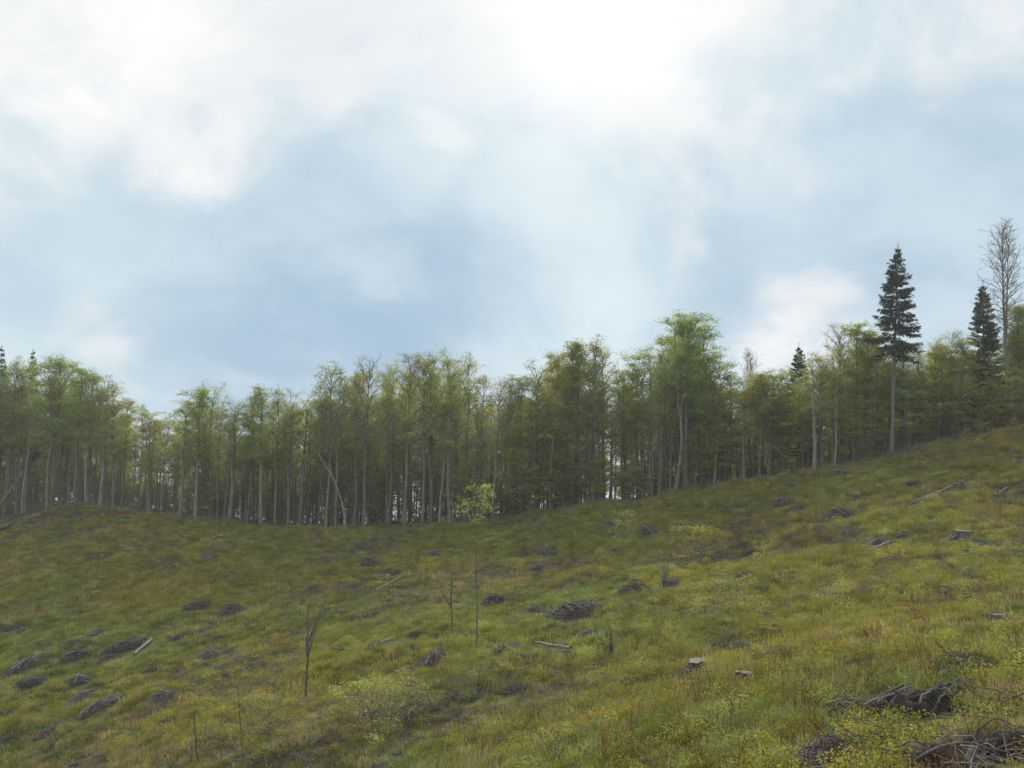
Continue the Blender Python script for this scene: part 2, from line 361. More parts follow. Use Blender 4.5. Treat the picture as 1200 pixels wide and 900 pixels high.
# ------------------------------------------------------------------ trees
def unit(v): v = np.asarray(v, float); return v/(np.linalg.norm(v)+1e-9)
def beech_meshes(seed, H=24.0, cb=0.45, cw=3.6, nleaf=6000, leaf=0.24, mat='leaf_green', fork=False, nl=24, deadn=16, bark='bark', r0=0.24, up=1.0, twigr=0.012, lr=1.0):
    rs = np.random.RandomState(seed); tw = min(1.0, cw/3.6)
    tr = MB(); lf = MB(); dd = MB(); cent = []; wts = []
    stems = []
    zz = np.linspace(-0.4, H*0.96, 10); w = np.cumsum(rs.normal(0, 0.10, (10, 2)), 0); w -= w[0]
    stem = np.column_stack([w, zz])
    rr = np.interp(zz/H, [-0.02, 0.02, 0.1, cb, 0.8, 1.0], [r0*1.35, r0*1.1, r0, r0*0.72, r0*0.25, 0.02])
    if fork:
        k = 5; stems.append((stem, rr, cb))
        s2 = stem.copy()[k-1:]; t = np.linspace(0, 1, len(s2)); s2[:, 0] += 2.0*t*(1.2-0.3*t)*(1 if rs.rand() > .5 else -1); s2[:, 1] += 0.7*t
        s2[:, 2] -= t*H*0.05
        stems.append((s2, rr[k-1:]*0.8, cb))
    else: stems.append((stem, rr, cb))
    for st, r, cb_ in stems: tr.tube(st, r, 8)
    for si, (st, r, cb_) in enumerate(stems):
        n = nl if si == 0 else int(nl*0.65)
        for i in range(n):
            f = cb_ + (0.975 - cb_)*(i + rs.rand())/n
            z = f*H
            if z < st[0, 2] + 0.5: continue
            p0 = np.array([np.interp(z, st[:, 2], st[:, 0]), np.interp(z, st[:, 2], st[:, 1]), z])
            g_ = (f - cb_)/(1 - cb_)
            L = cw*np.interp(g_, [0, 0.25, 0.55, 0.85, 1], [0.75, 1.0, 0.95, 0.7, 0.45])*(0.6 + 0.6*rs.rand())
            az = i*2.4 + rs.normal(0, 0.5); el = math.radians(np.interp(g_, [0, 1], [18, 62])*up + rs.normal(0, 9))
            dr = np.array([math.cos(az)*math.cos(el), math.sin(az)*math.cos(el), math.sin(el)])
            t = np.linspace(0, 1, 5)[:, None]
            bend = np.array([0, 0, 1])*(0.16*L)*np.sin(t*math.pi*0.9)
            lp = p0 + dr*L*t + bend + np.vstack([np.zeros(3), np.cumsum(rs.normal(0, 0.06*L, (4, 3)), 0)*0.6])
            rl = np.linspace((0.028*L**0.8 + 0.015)*lr, 0.012*min(lr, tw), 5)
            tr.tube(lp, rl, 4)
            for j in range(6):
                s_ = 0.28 + 0.72*(j + rs.rand())/6
                q0 = np.array([np.interp(s_, t[:, 0], lp[:, a]) for a in range(3)])
                sd = unit(unit(dr + np.array([0, 0, 0.1]))*0.7 + rs.normal(0, 0.75, 3)*np.array([1, 1, 0.55]) + np.array([0, 0, 0.12]))
                l2 = L*0.36*(0.6 + 0.7*rs.rand())
                q1 = q0 + sd*l2*0.5; q2 = q0 + sd*l2 + np.array([0, 0, 0.05*l2])
                tr.tube([q0, q1, q2], [twigr*1.7, twigr*1.2, twigr*0.7], 3)
                cent += [q1, q2]; wts += [0.8, 1.0]
                for k in range(3):
                    d2 = unit(sd + rs.normal(0, 0.7, 3)*np.array([1, 1, 0.5])); b0 = q0 + sd*l2*(0.35 + 0.6*rs.rand()); b1 = b0 + d2*(0.5 + 0.5*rs.rand())*tw
                    tr.tube([b0, b1], [twigr*0.9, twigr*0.5], 3); cent.append(b1); wts.append(1.0)
    if nleaf:
        cent = np.array(cent); pr = np.array(wts)
        # some boughs leaf out thicker than others
        cl = 0.14 + 2.0*np.clip(fbm(cent[:, 0]*0.45 + cent[:, 2]*0.23 + seed, cent[:, 1]*0.45 + cent[:, 2]*0.6, 3) - 0.36, 0, 1); pr = pr*cl; pr /= pr.sum()
        pick = rs.choice(len(cent), nleaf, p=pr)
        c = cent[pick] + rs.normal(0, 1, (nleaf, 3))*np.array([0.34, 0.34, 0.15])*tw
        lf.leaves(c, leaf, rs)
    for i in range(deadn):
        z = H*(0.08 + (cb - 0.04)*rs.rand()); az = rs.rand()*6.28; L = 0.7 + 1.7*rs.rand()
        p0 = np.array([np.interp(z, stem[:, 2], stem[:, 0]), np.interp(z, stem[:, 2], stem[:, 1]), z])
        dr = np.array([math.cos(az), math.sin(az), rs.normal(0.1, 0.3)])
        t = np.linspace(0, 1, 4)[:, None]; lp = p0 + dr*L*t + np.array([0, 0, -0.25*L])*t*t
        dd.tube(lp, np.linspace(0.028, 0.010, 4), 3)
        for j in range(4):
            s_ = 0.3 + 0.65*rs.rand(); q0 = p0 + dr*L*s_; q1 = q0 + unit(dr + rs.normal(0, 0.7, 3))*(0.3 + 0.6*rs.rand())
            dd.tube([q0, q1], [0.012, 0.007], 3)
    out = {'trunk': tr.mesh('trunk', bark, True)}
    if nleaf: out['crown'] = lf.mesh('crown', mat)
    if deadn: out['dead_branches'] = dd.mesh('dead_branches', 'twig')
    return out

def spruce_meshes(seed, H=25.0, cb=0.45, cw=3.2, whorls=26, per=7, dens=1.0, droop=0.35, bark='bark_dark'):
    rs = np.random.RandomState(seed); tr = MB(); nd = MB()
    zz = np.linspace(-0.4, H, 12); w = np.cumsum(rs.normal(0, 0.03, (12, 2)), 0)
    st = np.column_stack([w, zz]); tr.tube(st, np.interp(zz/H, [0, 0.05, 1], [0.32, 0.26, 0.02]), 8)
    for i in range(whorls):
        f = cb + (0.985 - cb)*((i + 0.4*rs.rand())/whorls)**0.92
        g_ = (1 - f)/(1 - cb)
        for j in range(per):
            if rs.rand() < 0.12: continue
            az = rs.rand()*6.28; L = cw*(0.025 + 0.975*g_**0.88)*(0.62 + 0.5*rs.rand())
            z = f*H + rs.normal(0, 0.12)
            p0 = np.array([np.interp(z, st[:, 2], st[:, 0]), np.interp(z, st[:, 2], st[:, 1]), z])
            dr = np.array([math.cos(az), math.sin(az), 0]); t = np.linspace(0, 1, 6)
            lp = p0 + dr*(L*t)[:, None] + np.array([0, 0, 1])*((0.25*(1-g_) - droop*g_)*L*t + 0.22*L*t**2.5)[:, None]
            tr.tube(lp, np.linspace(0.035, 0.01, 6), 3)
            n = int((10 + 34*L)*dens)
            s_ = 0.12 + 0.88*rs.rand(n)**0.8
            c = np.column_stack([np.interp(s_, t, lp[:, a]) for a in range(3)])
            side = np.array([-dr[1], dr[0], 0]); sp = (rs.rand(n)*2-1)*0.30*(0.3 + L/cw)*(1.15 - s_)
            dirv = dr*0.6 + side*np.sign(sp)[:, None]*0.7 + np.array([0, 0, -0.35]) + rs.normal(0, 0.25, (n, 3))
            dirv /= np.linalg.norm(dirv, axis=1)[:, None]
            c = c + side*sp[:, None] + np.array([0, 0, -1])*np.abs(rs.normal(0, 0.10, n))[:, None]
            ln = ((0.34 + 0.28*rs.rand(n))*min(1.0, 0.30 + 0.6*L))[:, None]; wd = np.cross(dirv, rs.normal(size=(n, 3))); wd /= np.linalg.norm(wd, axis=1)[:, None]; wd *= 0.055
            vv = np.stack([c - wd*0.6, c + dirv*ln*0.5 - wd, c + dirv*ln, c + dirv*ln*0.5 + wd], 1)
            nd.add(vv.reshape(-1, 3), np.arange(n*4).reshape(-1, 4))
    nd.leaves(st[-1] + rs.normal(0, 1, (24, 3))*np.array([0.05, 0.05, 0.35]) - np.array([0, 0, 0.25]), 0.16, rs)
    return {'trunk': tr.mesh('trunk', bark, True), 'crown': nd.mesh('crown', 'needle')}

VAR = {'green': [beech_meshes(11, r0=0.30, nleaf=7400, mat='leaf_green'), beech_meshes(12, nleaf=8800, cw=4.0, cb=0.40, mat='leaf_green', fork=True), beech_meshes(13, r0=0.20, nleaf=6000, cb=0.5, mat='leaf_green')],
       'yellow': [beech_meshes(21, r0=0.29, nleaf=5900, mat='leaf_yellow'), beech_meshes(22, r0=0.19, nleaf=6200, cb=0.38, mat='leaf_yellow'), beech_meshes(23, r0=0.32, nleaf=6100, cw=4.0, mat='leaf_yellow', fork=True), beech_meshes(24, r0=0.17, nleaf=5500, cw=3.1, cb=0.5, mat='leaf_yellow')],
       'bud': [beech_meshes(31, nleaf=3000, leaf=0.2, mat='leaf_bud', cw=4.0, fork=True, twigr=0.016), beech_meshes(32, nleaf=2600, leaf=0.2, mat='leaf_bud', twigr=0.016)],
       'sparse': [beech_meshes(41, nleaf=1500, leaf=0.2, mat='leaf_yellow', cb=0.35, cw=2.6, r0=0.16, deadn=26), beech_meshes(42, nleaf=1100, leaf=0.2, mat='leaf_green', cb=0.5, cw=2.4, r0=0.15, deadn=26)],
       'bare': [beech_meshes(51, nleaf=350, leaf=0.12, mat='leaf_bud', cw=3.3, cb=0.48, up=1.3, fork=True, deadn=4, twigr=0.013, nl=46, lr=0.55)],
       'under': [beech_meshes(61, H=24, nleaf=5200, leaf=0.42, cb=0.16, cw=6.0, mat='leaf_yellow', r0=0.15, deadn=4), beech_meshes(62, H=24, nleaf=4400, leaf=0.42, cb=0.22, cw=7.0, mat='leaf_green', r0=0.13, deadn=4)],
       'pale': [beech_meshes(71, nleaf=3000, mat='leaf_yellow', cb=0.55, cw=2.6, bark='bark_pale', r0=0.2)],
       'spruce_lone': [spruce_meshes(81, cb=0.48, cw=3.5, bark='bark', whorls=28, per=8, dens=0.9, droop=0.45)],
       'spruce': [spruce_meshes(82, cb=0.16, cw=4.6, whorls=36, per=10, dens=1.15)],
       'spruce_edge': [spruce_meshes(83, cb=0.30, cw=3.0, whorls=26, per=7, dens=0.9)]}
NAMES = {'green': 'beech_tree', 'yellow': 'beech_tree', 'bud': 'beech_tree', 'sparse': 'beech_tree', 'bare': 'bare_tree', 'under': 'young_beech', 'pale': 'birch_tree',
         'spruce': 'spruce_tree', 'spruce_lone': 'spruce_tree', 'spruce_edge': 'spruce_tree'}
rnd = random.Random(7)
def plant(kind, u, back, vtop, label, group=None, lean=None, wide=1.0, thick=1.0, var=None, v=None, name=None, rz=None):
    """tree whose foot stands `back` metres behind the forest edge in compass column u and whose top reaches photo row vtop"""
    y = edge_d(u) + back; x = (u - 600)/1000.0*y/pix_dir(u, edge_v(u))[1]; x = pix_dir(u, edge_v(u) if v is None else v)[0]*y
    if v is not None: p = ground_hit(u, v); x, y = p.x, p.y
    z = tz(x, y)
    H = (pix_dir(u, vtop)[2]*y - z)
    vs = VAR[kind]; ms = vs[(rnd.randrange(len(vs)) if var is None else var)]
    s = H/24.0 if not kind.startswith('spruce') else H/25.0
    if lean is None: lean = np.interp(u, [0, 300, 600, 1200], [0.045, 0.03, 0.02, 0.01]) + rnd.gauss(0, 0.014)
    ln = lean + (u - 600)/1000.0*0.15*0.8
    w = (0.35 + 0.65*s)*wide
    t = thing(name or NAMES[kind], label, 'tree', (x, y, z), (rnd.gauss(0, 0.015), math.atan(ln), rnd.random()*6.28 if rz is None else rz), group, (w, w, s))
    # lean is applied in the picture plane: rotate about Y after spinning about Z
    t.rotation_mode = 'XYZ'
    t.rotation_euler = (Matrix.Rotation(math.atan(ln), 3, 'Y') @ Matrix.Rotation(rnd.random()*6.28 if rz is None else rz, 3, 'Z')).to_euler()
    for nm, me in ms.items():
        o = ob(nm, me, t)
        if nm == 'dead_branches': o['kind'] = 'stuff'
    return t

SKY_U = np.array([0, 20, 60, 90, 110, 130, 150, 170, 185, 200, 215, 240, 260, 280, 300, 315, 335, 350, 365, 380, 400, 425, 440, 460, 480, 510, 540, 560, 575, 600, 615, 625, 640, 665, 690, 710, 730, 745, 760, 770, 790, 815, 830, 840, 850, 865, 880, 900, 925, 940, 960, 975, 1000, 1020, 1060, 1090, 1110, 1130, 1155, 1178, 1190, 1250], float)
SKY_V = np.array([428, 433, 428, 438, 447, 455, 468, 478, 486, 472, 462, 460, 470, 470, 462, 460, 466, 463, 447, 434, 432, 432, 437, 424, 422, 420, 422, 440, 448, 446, 446, 432, 414, 404, 407, 418, 436, 434, 424, 400, 378, 374, 388, 420, 440, 446, 436, 441, 434, 425, 424, 395, 388, 390, 400, 402, 396, 402, 400, 385, 362, 370], float)
def skyline(u): return float(np.interp(u, SKY_U, SKY_V))
L_FRONT = {'green': ('leafy green beech with bare grey trunk standing along the forest edge', 'green beeches along the forest edge'),
           'yellow': ('yellow-green beech with bare grey trunk standing along the forest edge', 'yellow-green beeches along the forest edge'),
           'bud': ('brownish budding beech with thin see-through crown along the forest edge', 'budding beeches along the forest edge'),
           'sparse': ('slender thin-crowned beech pole among the trunks of the forest edge', 'slender poles along the forest edge')}
L_DEEP = {k: (v[0].replace('standing along the forest edge', 'deep inside the shaded wood').replace('along the forest edge', 'deep inside the shaded wood').replace('among the trunks of the forest edge', 'deep inside the shaded wood'),
              v[1].replace('along the forest edge', 'inside the wood')) for k, v in L_FRONT.items()}
# trees that stand out one by one in the photograph: kind, u, metres behind edge, top row, label, extra
plant('spruce_lone', 1046, 0.5, 287, 'tall lone spruce with long bare grey trunk standing on the slope at the forest edge', lean=0.045)
plant('bare', 1178, 0.5, 272, 'tallest leafless tree with fine bare branches rising beside the dark spruce', lean=0.008, wide=1.0)
plant('spruce', 1154, 8, 330, 'dense dark spruce just beside the tall leafless tree', lean=0.0, wide=0.95)
plant('spruce', 938, 16, 404, 'dark pointed spruce top poking above the yellow-green crowns', lean=0.0)
plant('spruce_edge', 36, 12, 408, 'dark spruce rising out of the rounded green crowns above the fallen trunk', lean=0.0, wide=0.9)
plant('spruce_edge', -3, 12, 404, 'dark spruce cut by the picture border beyond the leaning bare snag', lean=0.0)
plant('green', 792, 0.5, 384, 'tall green beech standing highest above the middle of the wood', lean=0.075, var=1, wide=1.15)
plant('green', 806, 2.5, 378, 'upright green beech growing from the same clump as the highest green crown', lean=0.03, var=0, wide=1.15)
plant('pale', 515, 1.5, 470, 'whitish birch trunk standing behind the fallen root log', lean=0.07)
plant('pale', 836, 0, 492, 'slim whitish birch trunk leaning against the dark wood on the upper slope', lean=0.10)
plant('bare', 880, 10, 418, 'small leafless tree top with wispy twigs between the green crowns', lean=0.0, wide=0.8)
plant('bud', 425, 2, 431, 'broad brownish budding beech beside the tree with a leaning dead stem', lean=0.03, var=0)
plant('bud', 708, 9, 416, 'pale brownish budding crown behind the big yellow-green beech', lean=0.0, var=1)
plant('bud', 1112, 6, 392, 'thin grey budding tree between the lone spruce and the dense spruce', lean=0.01, var=1)
plant('bud', 985, 6, 390, 'brownish budding beech crown beside the lone spruce', lean=0.0, var=0)
# front row: u, kind, metres back, top row
front = [(8, 'yellow', 3, 0), (20, 'green', 6, 0), (55, 'green', 1.0, 0), (60, 'green', 2.0, 0), (88, 'green', 0, 0), (101, 'green', 0.5, 0), (118, 'yellow', 0, 0), (133, 'yellow', 1, 0), (143, 'yellow', 1.5, 8),
         (175, 'yellow', 2, 0), (162, 'sparse', 3, 0), (190, 'sparse', 3, 4), (210, 'yellow', 0, 0), (228, 'green', 0.5, 0), (240, 'yellow', 4, 0), (255, 'sparse', 2, 5), (270, 'yellow', 1, 3), (290, 'yellow', 0, 2), (306, 'green', 0, 0), (322, 'bud', 3, 0),
         (340, 'sparse', 0, 5), (350, 'yellow', 2, 4), (382, 'yellow', 0, 0), (393, 'sparse', 0, 0), (372, 'sparse', 2, 8), (415, 'sparse', 1, 6), (455, 'yellow', 4, 4), (474, 'bud', 0, 0), (495, 'yellow', 0, 0), (505, 'bud', 3, 2), (527, 'yellow', 0, 0), (545, 'yellow', 4, 0),
         (560, 'sparse', 3, 0), (577, 'bud', 1, 0), (598, 'yellow', 4, 0), (612, 'green', 5, 4), (628, 'yellow', 2, 6), (645, 'yellow', 0, 4), (665, 'yellow', 3, 0), (676, 'green', 4, 4), (690, 'yellow', 5, 0), (697, 'sparse', 2, 12),
         (730, 'yellow', 6, 0), (748, 'green', 8, 0), (762, 'green', 6, 0), (772, 'sparse', 2, 10), (826, 'green', 5, 0), (842, 'green', 4, 0), (855, 'yellow', 5, 0), (871, 'yellow', 0, 4), (890, 'yellow', 2, 0), (905, 'green', 4, 0), (922, 'yellow', 5, 0), (955, 'yellow', 0, 2),
         (965, 'yellow', 3, 6), (978, 'sparse', 0, 18), (1000, 'green', 5, 0), (1015, 'green', 4, 0), (1030, 'yellow', 7, 0), (1062, 'yellow', 6, 0), (1076, 'sparse', 5, 0), (1092, 'yellow', 4, 0), (1104, 'green', 6, 8), (1126, 'yellow', 6, 0), (1140, 'yellow', 9, 20), (1164, 'yellow', 5, 60), (1192, 'green', 4, 0), (1199, 'yellow', 6, 0), (1215, 'green', 3, 0), (1235, 'yellow', 5, 0), (-20, 'green', 3, 0), (-40, 'yellow', 4, 0)]
EDGE_T = []
for u, k, b, dt in front:
    lab, grp = L_FRONT[k]
    EDGE_T.append((u, k, plant(k, u, b, skyline(u) + dt + rnd.uniform(0, 5), lab, grp, wide=rnd.uniform(0.95, 1.22))))
# rows inside the wood
cnt = 0
for b0 in (5, 9, 13, 18, 23, 29):
    u = -40 + rnd.uniform(0, 20)
    while u < 1250:
        r = rnd.random(); k = 'green' if r < .26 else 'yellow' if r < .56 else 'bud' if r < .66 else 'sparse'
        lab, grp = L_DEEP[k]
        uu = u + rnd.uniform(-10, 10)
        if not (698 < uu < 724 and b0 > 5) and not (b0 > 20 and rnd.random() < 0.15):
            plant(k, uu, b0 + rnd.uniform(-2, 2), max(skyline(uu + s_) for s_ in (-14, 0, 14)) + rnd.uniform(10, 46), lab, grp, wide=rnd.uniform(0.82, 1.10)); cnt += 1
        u += rnd.uniform(22, 38)
# thin poles that stand close-packed between the big trunks
u = -20.0
while u < 1220:
    if not 1030 < u < 1062: plant('sparse', u, rnd.uniform(0.8, 6), skyline(u) + rnd.uniform(14, 70), 'thin bare pole squeezed between the bigger trunks of the forest edge', 'thin poles between the edge trunks', wide=rnd.uniform(0.6, 0.95))
    u += rnd.uniform(10, 24)
# low leafy saplings in the forest margin
for u, b, hpx in ((5, 4, 44), (62, 6, 60), (232, 3, 50), (300, 5, 46), (430, 5, 70), (455, 7, 60), (470, 9, 46), (543, 2, 60), (588, 1, 30), (600, 0.5, 26), (610, 1, 90), (622, 0, 120), (632, 1.5, 70), (655, 0.5, 44), (668, 0, 38), (680, 1.5, 90), (702, 1, 50), (720, 3, 42), (742, 2, 36), (815, 1, 60), (830, 2, 80),
                 (850, 2, 90), (862, 1.5, 60), (900, 2, 110), (912, 2, 80), (938, 3, 90), (1000, 3, 60), (1018, 3, 80), (1065, 2, 80), (1080, 2, 60), (1098, 2, 70), (1120, 1, 40), (1135, 1, 60), (1165, -0.5, 30), (1175, -1, 26), (1190, -1, 40), (1198, 0, 60)):
    EDGE_T.append((u, 'under', plant('under', u, b, edge_v(u) - hpx, 'low leafy young beech filling the gap below the forest edge crowns', 'young beeches in the forest margin', lean=0.0)))

# ------------------------------------------------------------------ sticks and dead wood
def lerp_path(a, b, n, sag, rs, wob):
    t = np.linspace(0, 1, n)[:, None]; p = np.asarray(a)*(1-t) + np.asarray(b)*t
    p = p + np.array([0, 0, 1])*sag*np.sin(t*math.pi) + np.vstack([np.zeros(3), rs.normal(0, wob, (n-2, 3)), np.zeros(3)])
    return p
LOGCLEAR = []
def log(pa, pb, r0, r1, mat, label, seed, group=None, name='fallen_log', lift=0.12, stubs=4, sag=0.0):
    """fallen stem between two ground points"""
    rs = np.random.RandomState(seed); a = np.array(pa); b = np.array(pb); base = Vector(a)
    L = np.linalg.norm(b - a); n = 9
    t = np.linspace(0, 1, n); pts = lerp_path(np.zeros(3), b - a, n, sag, rs, 0.007*L**0.5)
    pts[:, 2] += lift + np.linspace(r0, r1, n)*0.6
    for f_ in np.linspace(0, 1, max(3, int(L/0.5))): LOGCLEAR.extend([(*(a + (b - a)*f_)[:2], 0.5), (*((a + (b - a)*f_)[:2]*(1 - 0.9/a[1])), 0.6)])
    t_ = thing(name, label, 'log', base, group=group)
    mbk = MB(); mbk.tube(pts, np.linspace(r0, r1, n)*(1 + rs.normal(0, 0.05, n)), 9, cap=True)
    ob('bark', mbk.mesh('bark', mat, True), t_)
    for e, nrm in ((0, -1), (n-1, 1)):
        dirn = unit(pts[1] - pts[0] if e == 0 else pts[-1] - pts[-2])*nrm; rr = (r0 if e == 0 else r1)*0.86
        mc = MB(); mc.tube([pts[e] - dirn*0.01, pts[e] + dirn*0.008], [rr, rr], 9, cap=True); ob('cut_end', mc.mesh('cut_end', 'cut'), t_)
    for k in range(stubs):
        s_ = 0.15 + 0.8*rs.rand(); p0 = np.array([np.interp(s_, t, pts[:, i]) for i in range(3)])
        dv = unit(rs.normal(0, 1, 3) + np.array([0, 0, 0.9]))
        mbr = MB(); l = (0.2 + 0.4*rs.rand())*min(1.0, L/4); mbr.tube([p0, p0 + dv*l*0.5, p0 + dv*l + rs.normal(0, 0.05, 3)], [r1*0.35, r1*0.25, r1*0.1], 4)
        ob('branch_stub', mbr.mesh('branch_stub', mat, True), t_)
    return t_
def glog(u0, v0, u1, v1, r0, r1, mat, label, seed, **kw): return log(ground_hit(u0, v0), ground_hit(u1, v1), r0, r1, mat, label, seed, **kw)
glog(-4, 627, 75, 589, 0.34, 0.24, 'bark_dark', 'long dark grey fallen trunk lying up the knoll below the snag', 1, lift=0.55, stubs=6)
pa, pb = ground_hit(-4, 597), None
y_ = edge_d(10) + 1.5; p0 = np.array(pix_dir(-10, 588))*(y_); p1 = np.array(pix_dir(29, 552))*(y_ - 1.0)
p0[2] = tz(p0[0], p0[1]); log(Vector(p0), Vector(p1), 0.24, 0.15, 'bark_pale', 'pale dead trunk propped slantwise against the forked snag', 2, name='leaning_dead_tree', lift=0.0, stubs=3)
glog(157, 769, 177, 752, 0.11, 0.16, 'brash_pale', 'pale bleached log lying beside a brushwood mound', 3)
glog(440, 694, 473, 677, 0.10, 0.13, 'brash_pale', 'thin pale log lying on the bright grass strip', 4)
glog(628, 756, 668, 763, 0.06, 0.09, 'brash_pale', 'bark-stripped log lying level in front of the twiggy grey bush', 5)
glog(1066, 592, 1116, 572, 0.06, 0.11, 'brash_pale', 'long thin pale log pointing up the slope to a brush heap', 6)
glog(214, 630, 229, 629, 0.10, 0.12, 'brash_pale', 'short pale log lying level below the forest edge', 7)
glog(248, 632, 264, 628, 0.10, 0.12, 'brash_pale', 'short pale log tipped up to the wood beside the level one', 8)
glog(500, 614, 519, 608, 0.20, 0.26, 'bark', 'mossy grey log lying before the whitish birch trunk', 9, lift=0.2)
glog(519, 608, 534, 613, 0.24, 0.16, 'bark', 'grey log sloping down from the birch foot', 10, lift=0.2)
glog(107, 832, 140, 821, 0.08, 0.11, 'brash', 'crooked grey log along the front of a brushwood bank', 11)
glog(1166, 583, 1180, 575, 0.10, 0.14, 'cut', 'short grey log lying alone high on the open slope', 12)
glog(676, 706, 702, 706, 0.05, 0.07, 'brash_pale', 'thin straight pole lying below the pointed grey mound', 13)
glog(445, 755, 458, 752, 0.07, 0.09, 'brash_pale', 'short pale billet beside the low bush', 14)
glog(1018, 648, 1042, 638, 0.08, 0.12, 'brash', 'dark grey stem half sunk in the grass on the slope', 15)

def dead_tree(name, label, pts_px, depth, r0, r1, mat, seed, forks=(), twigs=10, cat='dead tree'):
    """standing dead stem traced in a vertical plane at its real distance"""
    rs = np.random.RandomState(seed); W = [np.array(pix_dir(u, v))*depth for u, v in pts_px]
    base = W[0].copy(); gz_ = tz(base[0], base[1]); base[2] = gz_; W[0] = base - np.array([0, 0, 0.3])
    t_ = thing(name, label, cat, Vector(base))
    P_ = np.array(W) - base; n = 12; ti = np.linspace(0, 1, len(P_)); tt = np.linspace(0, 1, n)
    S = np.column_stack([np.interp(tt, ti, P_[:, i]) for i in range(3)]); S[1:-1] = (S[:-2] + 2*S[1:-1] + S[2:])/4
    S[:, 1] += np.cumsum(rs.normal(0, 0.06, n)); a = MB(); a.tube(S, np.linspace(r0, r1, n), 8); ob('trunk', a.mesh('trunk', mat, True), t_)
    for fk in forks:
        F = np.array([np.array(pix_dir(u, v))*depth for u, v in fk]) - base; F[:, 1] += np.linspace(0, rs.normal(0, 0.8), len(F))
        b = MB(); b.tube(F, np.linspace(r1*1.6 + r0*0.2, r1*0.5, len(F)), 6)
        for k in range(5):
            s_ = rs.rand(); i = min(int(s_*(len(F)-1)), len(F)-2); q0 = F[i]*(1 - s_ % 1) + F[i+1]*(s_ % 1); b.tube([q0, q0 + unit(unit(F[-1]-F[0]) + rs.normal(0, 0.6, 3))*(0.5 + 0.05*depth*rs.rand()*0.4)], [r1*0.4, r1*0.2], 4)
        ob('branch', b.mesh('branch', mat, True), t_)
    for k in range(twigs):
        s_ = 0.25 + 0.75*rs.rand(); q0 = np.array([np.interp(s_, tt, S[:, i]) for i in range(3)])
        dv = unit(np.array([rs.normal(), rs.normal(), 0.5])); l = (0.3 + 0.7*rs.rand())*0.045*np.linalg.norm(S[-1]-S[0])
        b = MB(); b.tube([q0, q0 + dv*l*0.5 + np.array([0, 0, 0.04*l]), q0 + dv*l + np.array([0, 0, 0.2*l])], [r1*0.45, r1*0.3, r1*0.15], 4); ob('twig', b.mesh('twig', mat, True), t_)
    return t_
dead_tree('dead_snag', 'crooked pale forked snag standing where the fallen trunk ends', [(25, 613), (26, 580), (31, 550), (35, 522), (35, 500), (37, 478)], edge_d(25) - 0.5, 0.20, 0.10, 'bark_pale', 1,
          [[(35, 510), (42, 498), (47, 486)], [(36, 495), (41, 484), (43, 474)], [(37, 480), (35, 468), (33, 462)]], 8)
dead_tree('leaning_snag', 'pale bent dead stem leaning across the dark wood, broken at the top', [(406, 620), (403, 598), (398, 578), (390, 558), (380, 543), (373, 530)], edge_d(400) - 1.5, 0.14, 0.07, 'bark_pale', 2, [[(393, 565), (387, 552), (386, 540)]], 5)
pd = ground_hit(358, 822)
dead_tree('dead_sapling', 'dark forked dead sapling standing alone on the grassy slope', [(357, 822), (359, 790), (361, 768), (362, 750), (359, 728), (364, 706)], pd.y, 0.085, 0.034, 'twig', 3,
          [[(361, 768), (366, 748), (372, 722), (380, 698)], [(362, 752), (368, 738), (374, 728)], [(360, 770), (357, 752), (359, 735)]], 10)
pd = ground_hit(529, 742)
dead_tree('dead_pole', 'straight dark dead pole with one slanting side branch near the leafy sapling', [(530, 742), (529, 715), (529, 690), (529, 668)], pd.y, 0.06, 0.04, 'twig', 4, [[(529, 712), (522, 701), (515, 692)]], 3)
for k, (pp, lab) in enumerate((([(234, 905), (231, 880), (229, 858), (228, 836)], 'bare dark stem standing with a twin among yellowish shrubs'), ([(223, 905), (224, 885), (223, 868)], 'shorter bare dark twin stem among yellowish shrubs'),
                  ([(284, 905), (284, 870), (282, 840), (280, 806)], 'tall thin bare sapling with whiskery twigs among yellowish shrubs'), ([(565, 905), (565, 885), (566, 860)], 'lone dark bare pole rising from low greenery'))):
    pd = ground_hit(pp[0][0], 899); dead_tree('bare_sapling', lab, pp, pd.y, 0.040, 0.018, 'twig', 20 + k, (), 12)

# ------------------------------------------------------------------ living saplings in the clearing
def sapling_meshes(seed, H, cb, cw, n, leaf, mat='leaf_fresh', r0=0.05, nl=16):
    return beech_meshes(seed, H=H, cb=cb, cw=cw, nleaf=n, leaf=leaf, mat=mat, nl=nl, deadn=0, r0=r0, bark='twig', twigr=0.005, up=0.5, lr=0.35)
SAP = [sapling_meshes(101, 10.0, 0.78, 1.35, 1100, 0.115, r0=0.055, nl=15), sapling_meshes(102, 3.0, 0.12, 1.2, 1100, 0.10, r0=0.02, nl=18), sapling_meshes(103, 3.0, 0.08, 1.5, 1300, 0.10, mat='leaf_yellow', r0=0.02, nl=20), sapling_meshes(104, 4.0, 0.40, 1.0, 600, 0.10, r0=0.025, nl=14)]
def sapling(var, u, v, vtop, label, group=None, wide=1.0):
    p = ground_hit(u, v); H = pix_dir(u, vtop)[2]*p.y - p.z; h0 = (10.0, 3.0, 3.0, 4.0)[var]; s = H/h0
    t_ = thing('beech_sapling', label, 'sapling', p, (0, (u - 600)/1000*0.12, rnd.random()*6.28), group, (s*wide, s*wide, s))
    for nm, me in SAP[var].items(): ob(nm, me, t_)
    return t_
sapling(0, 557, 764, 574, 'tall thin sapling with a small bright yellow-green crown on a bare stem')
sapling(3, 731, 662, 600, 'thin sapling with wispy pale crown on the upper slope below the light gap')
sapling(3, 602, 700, 655, 'thin spindly sapling standing below the tall bright-crowned one')
SLOPE_T = []
bush = 'wispy yellow-green beech sapling on the open slope'
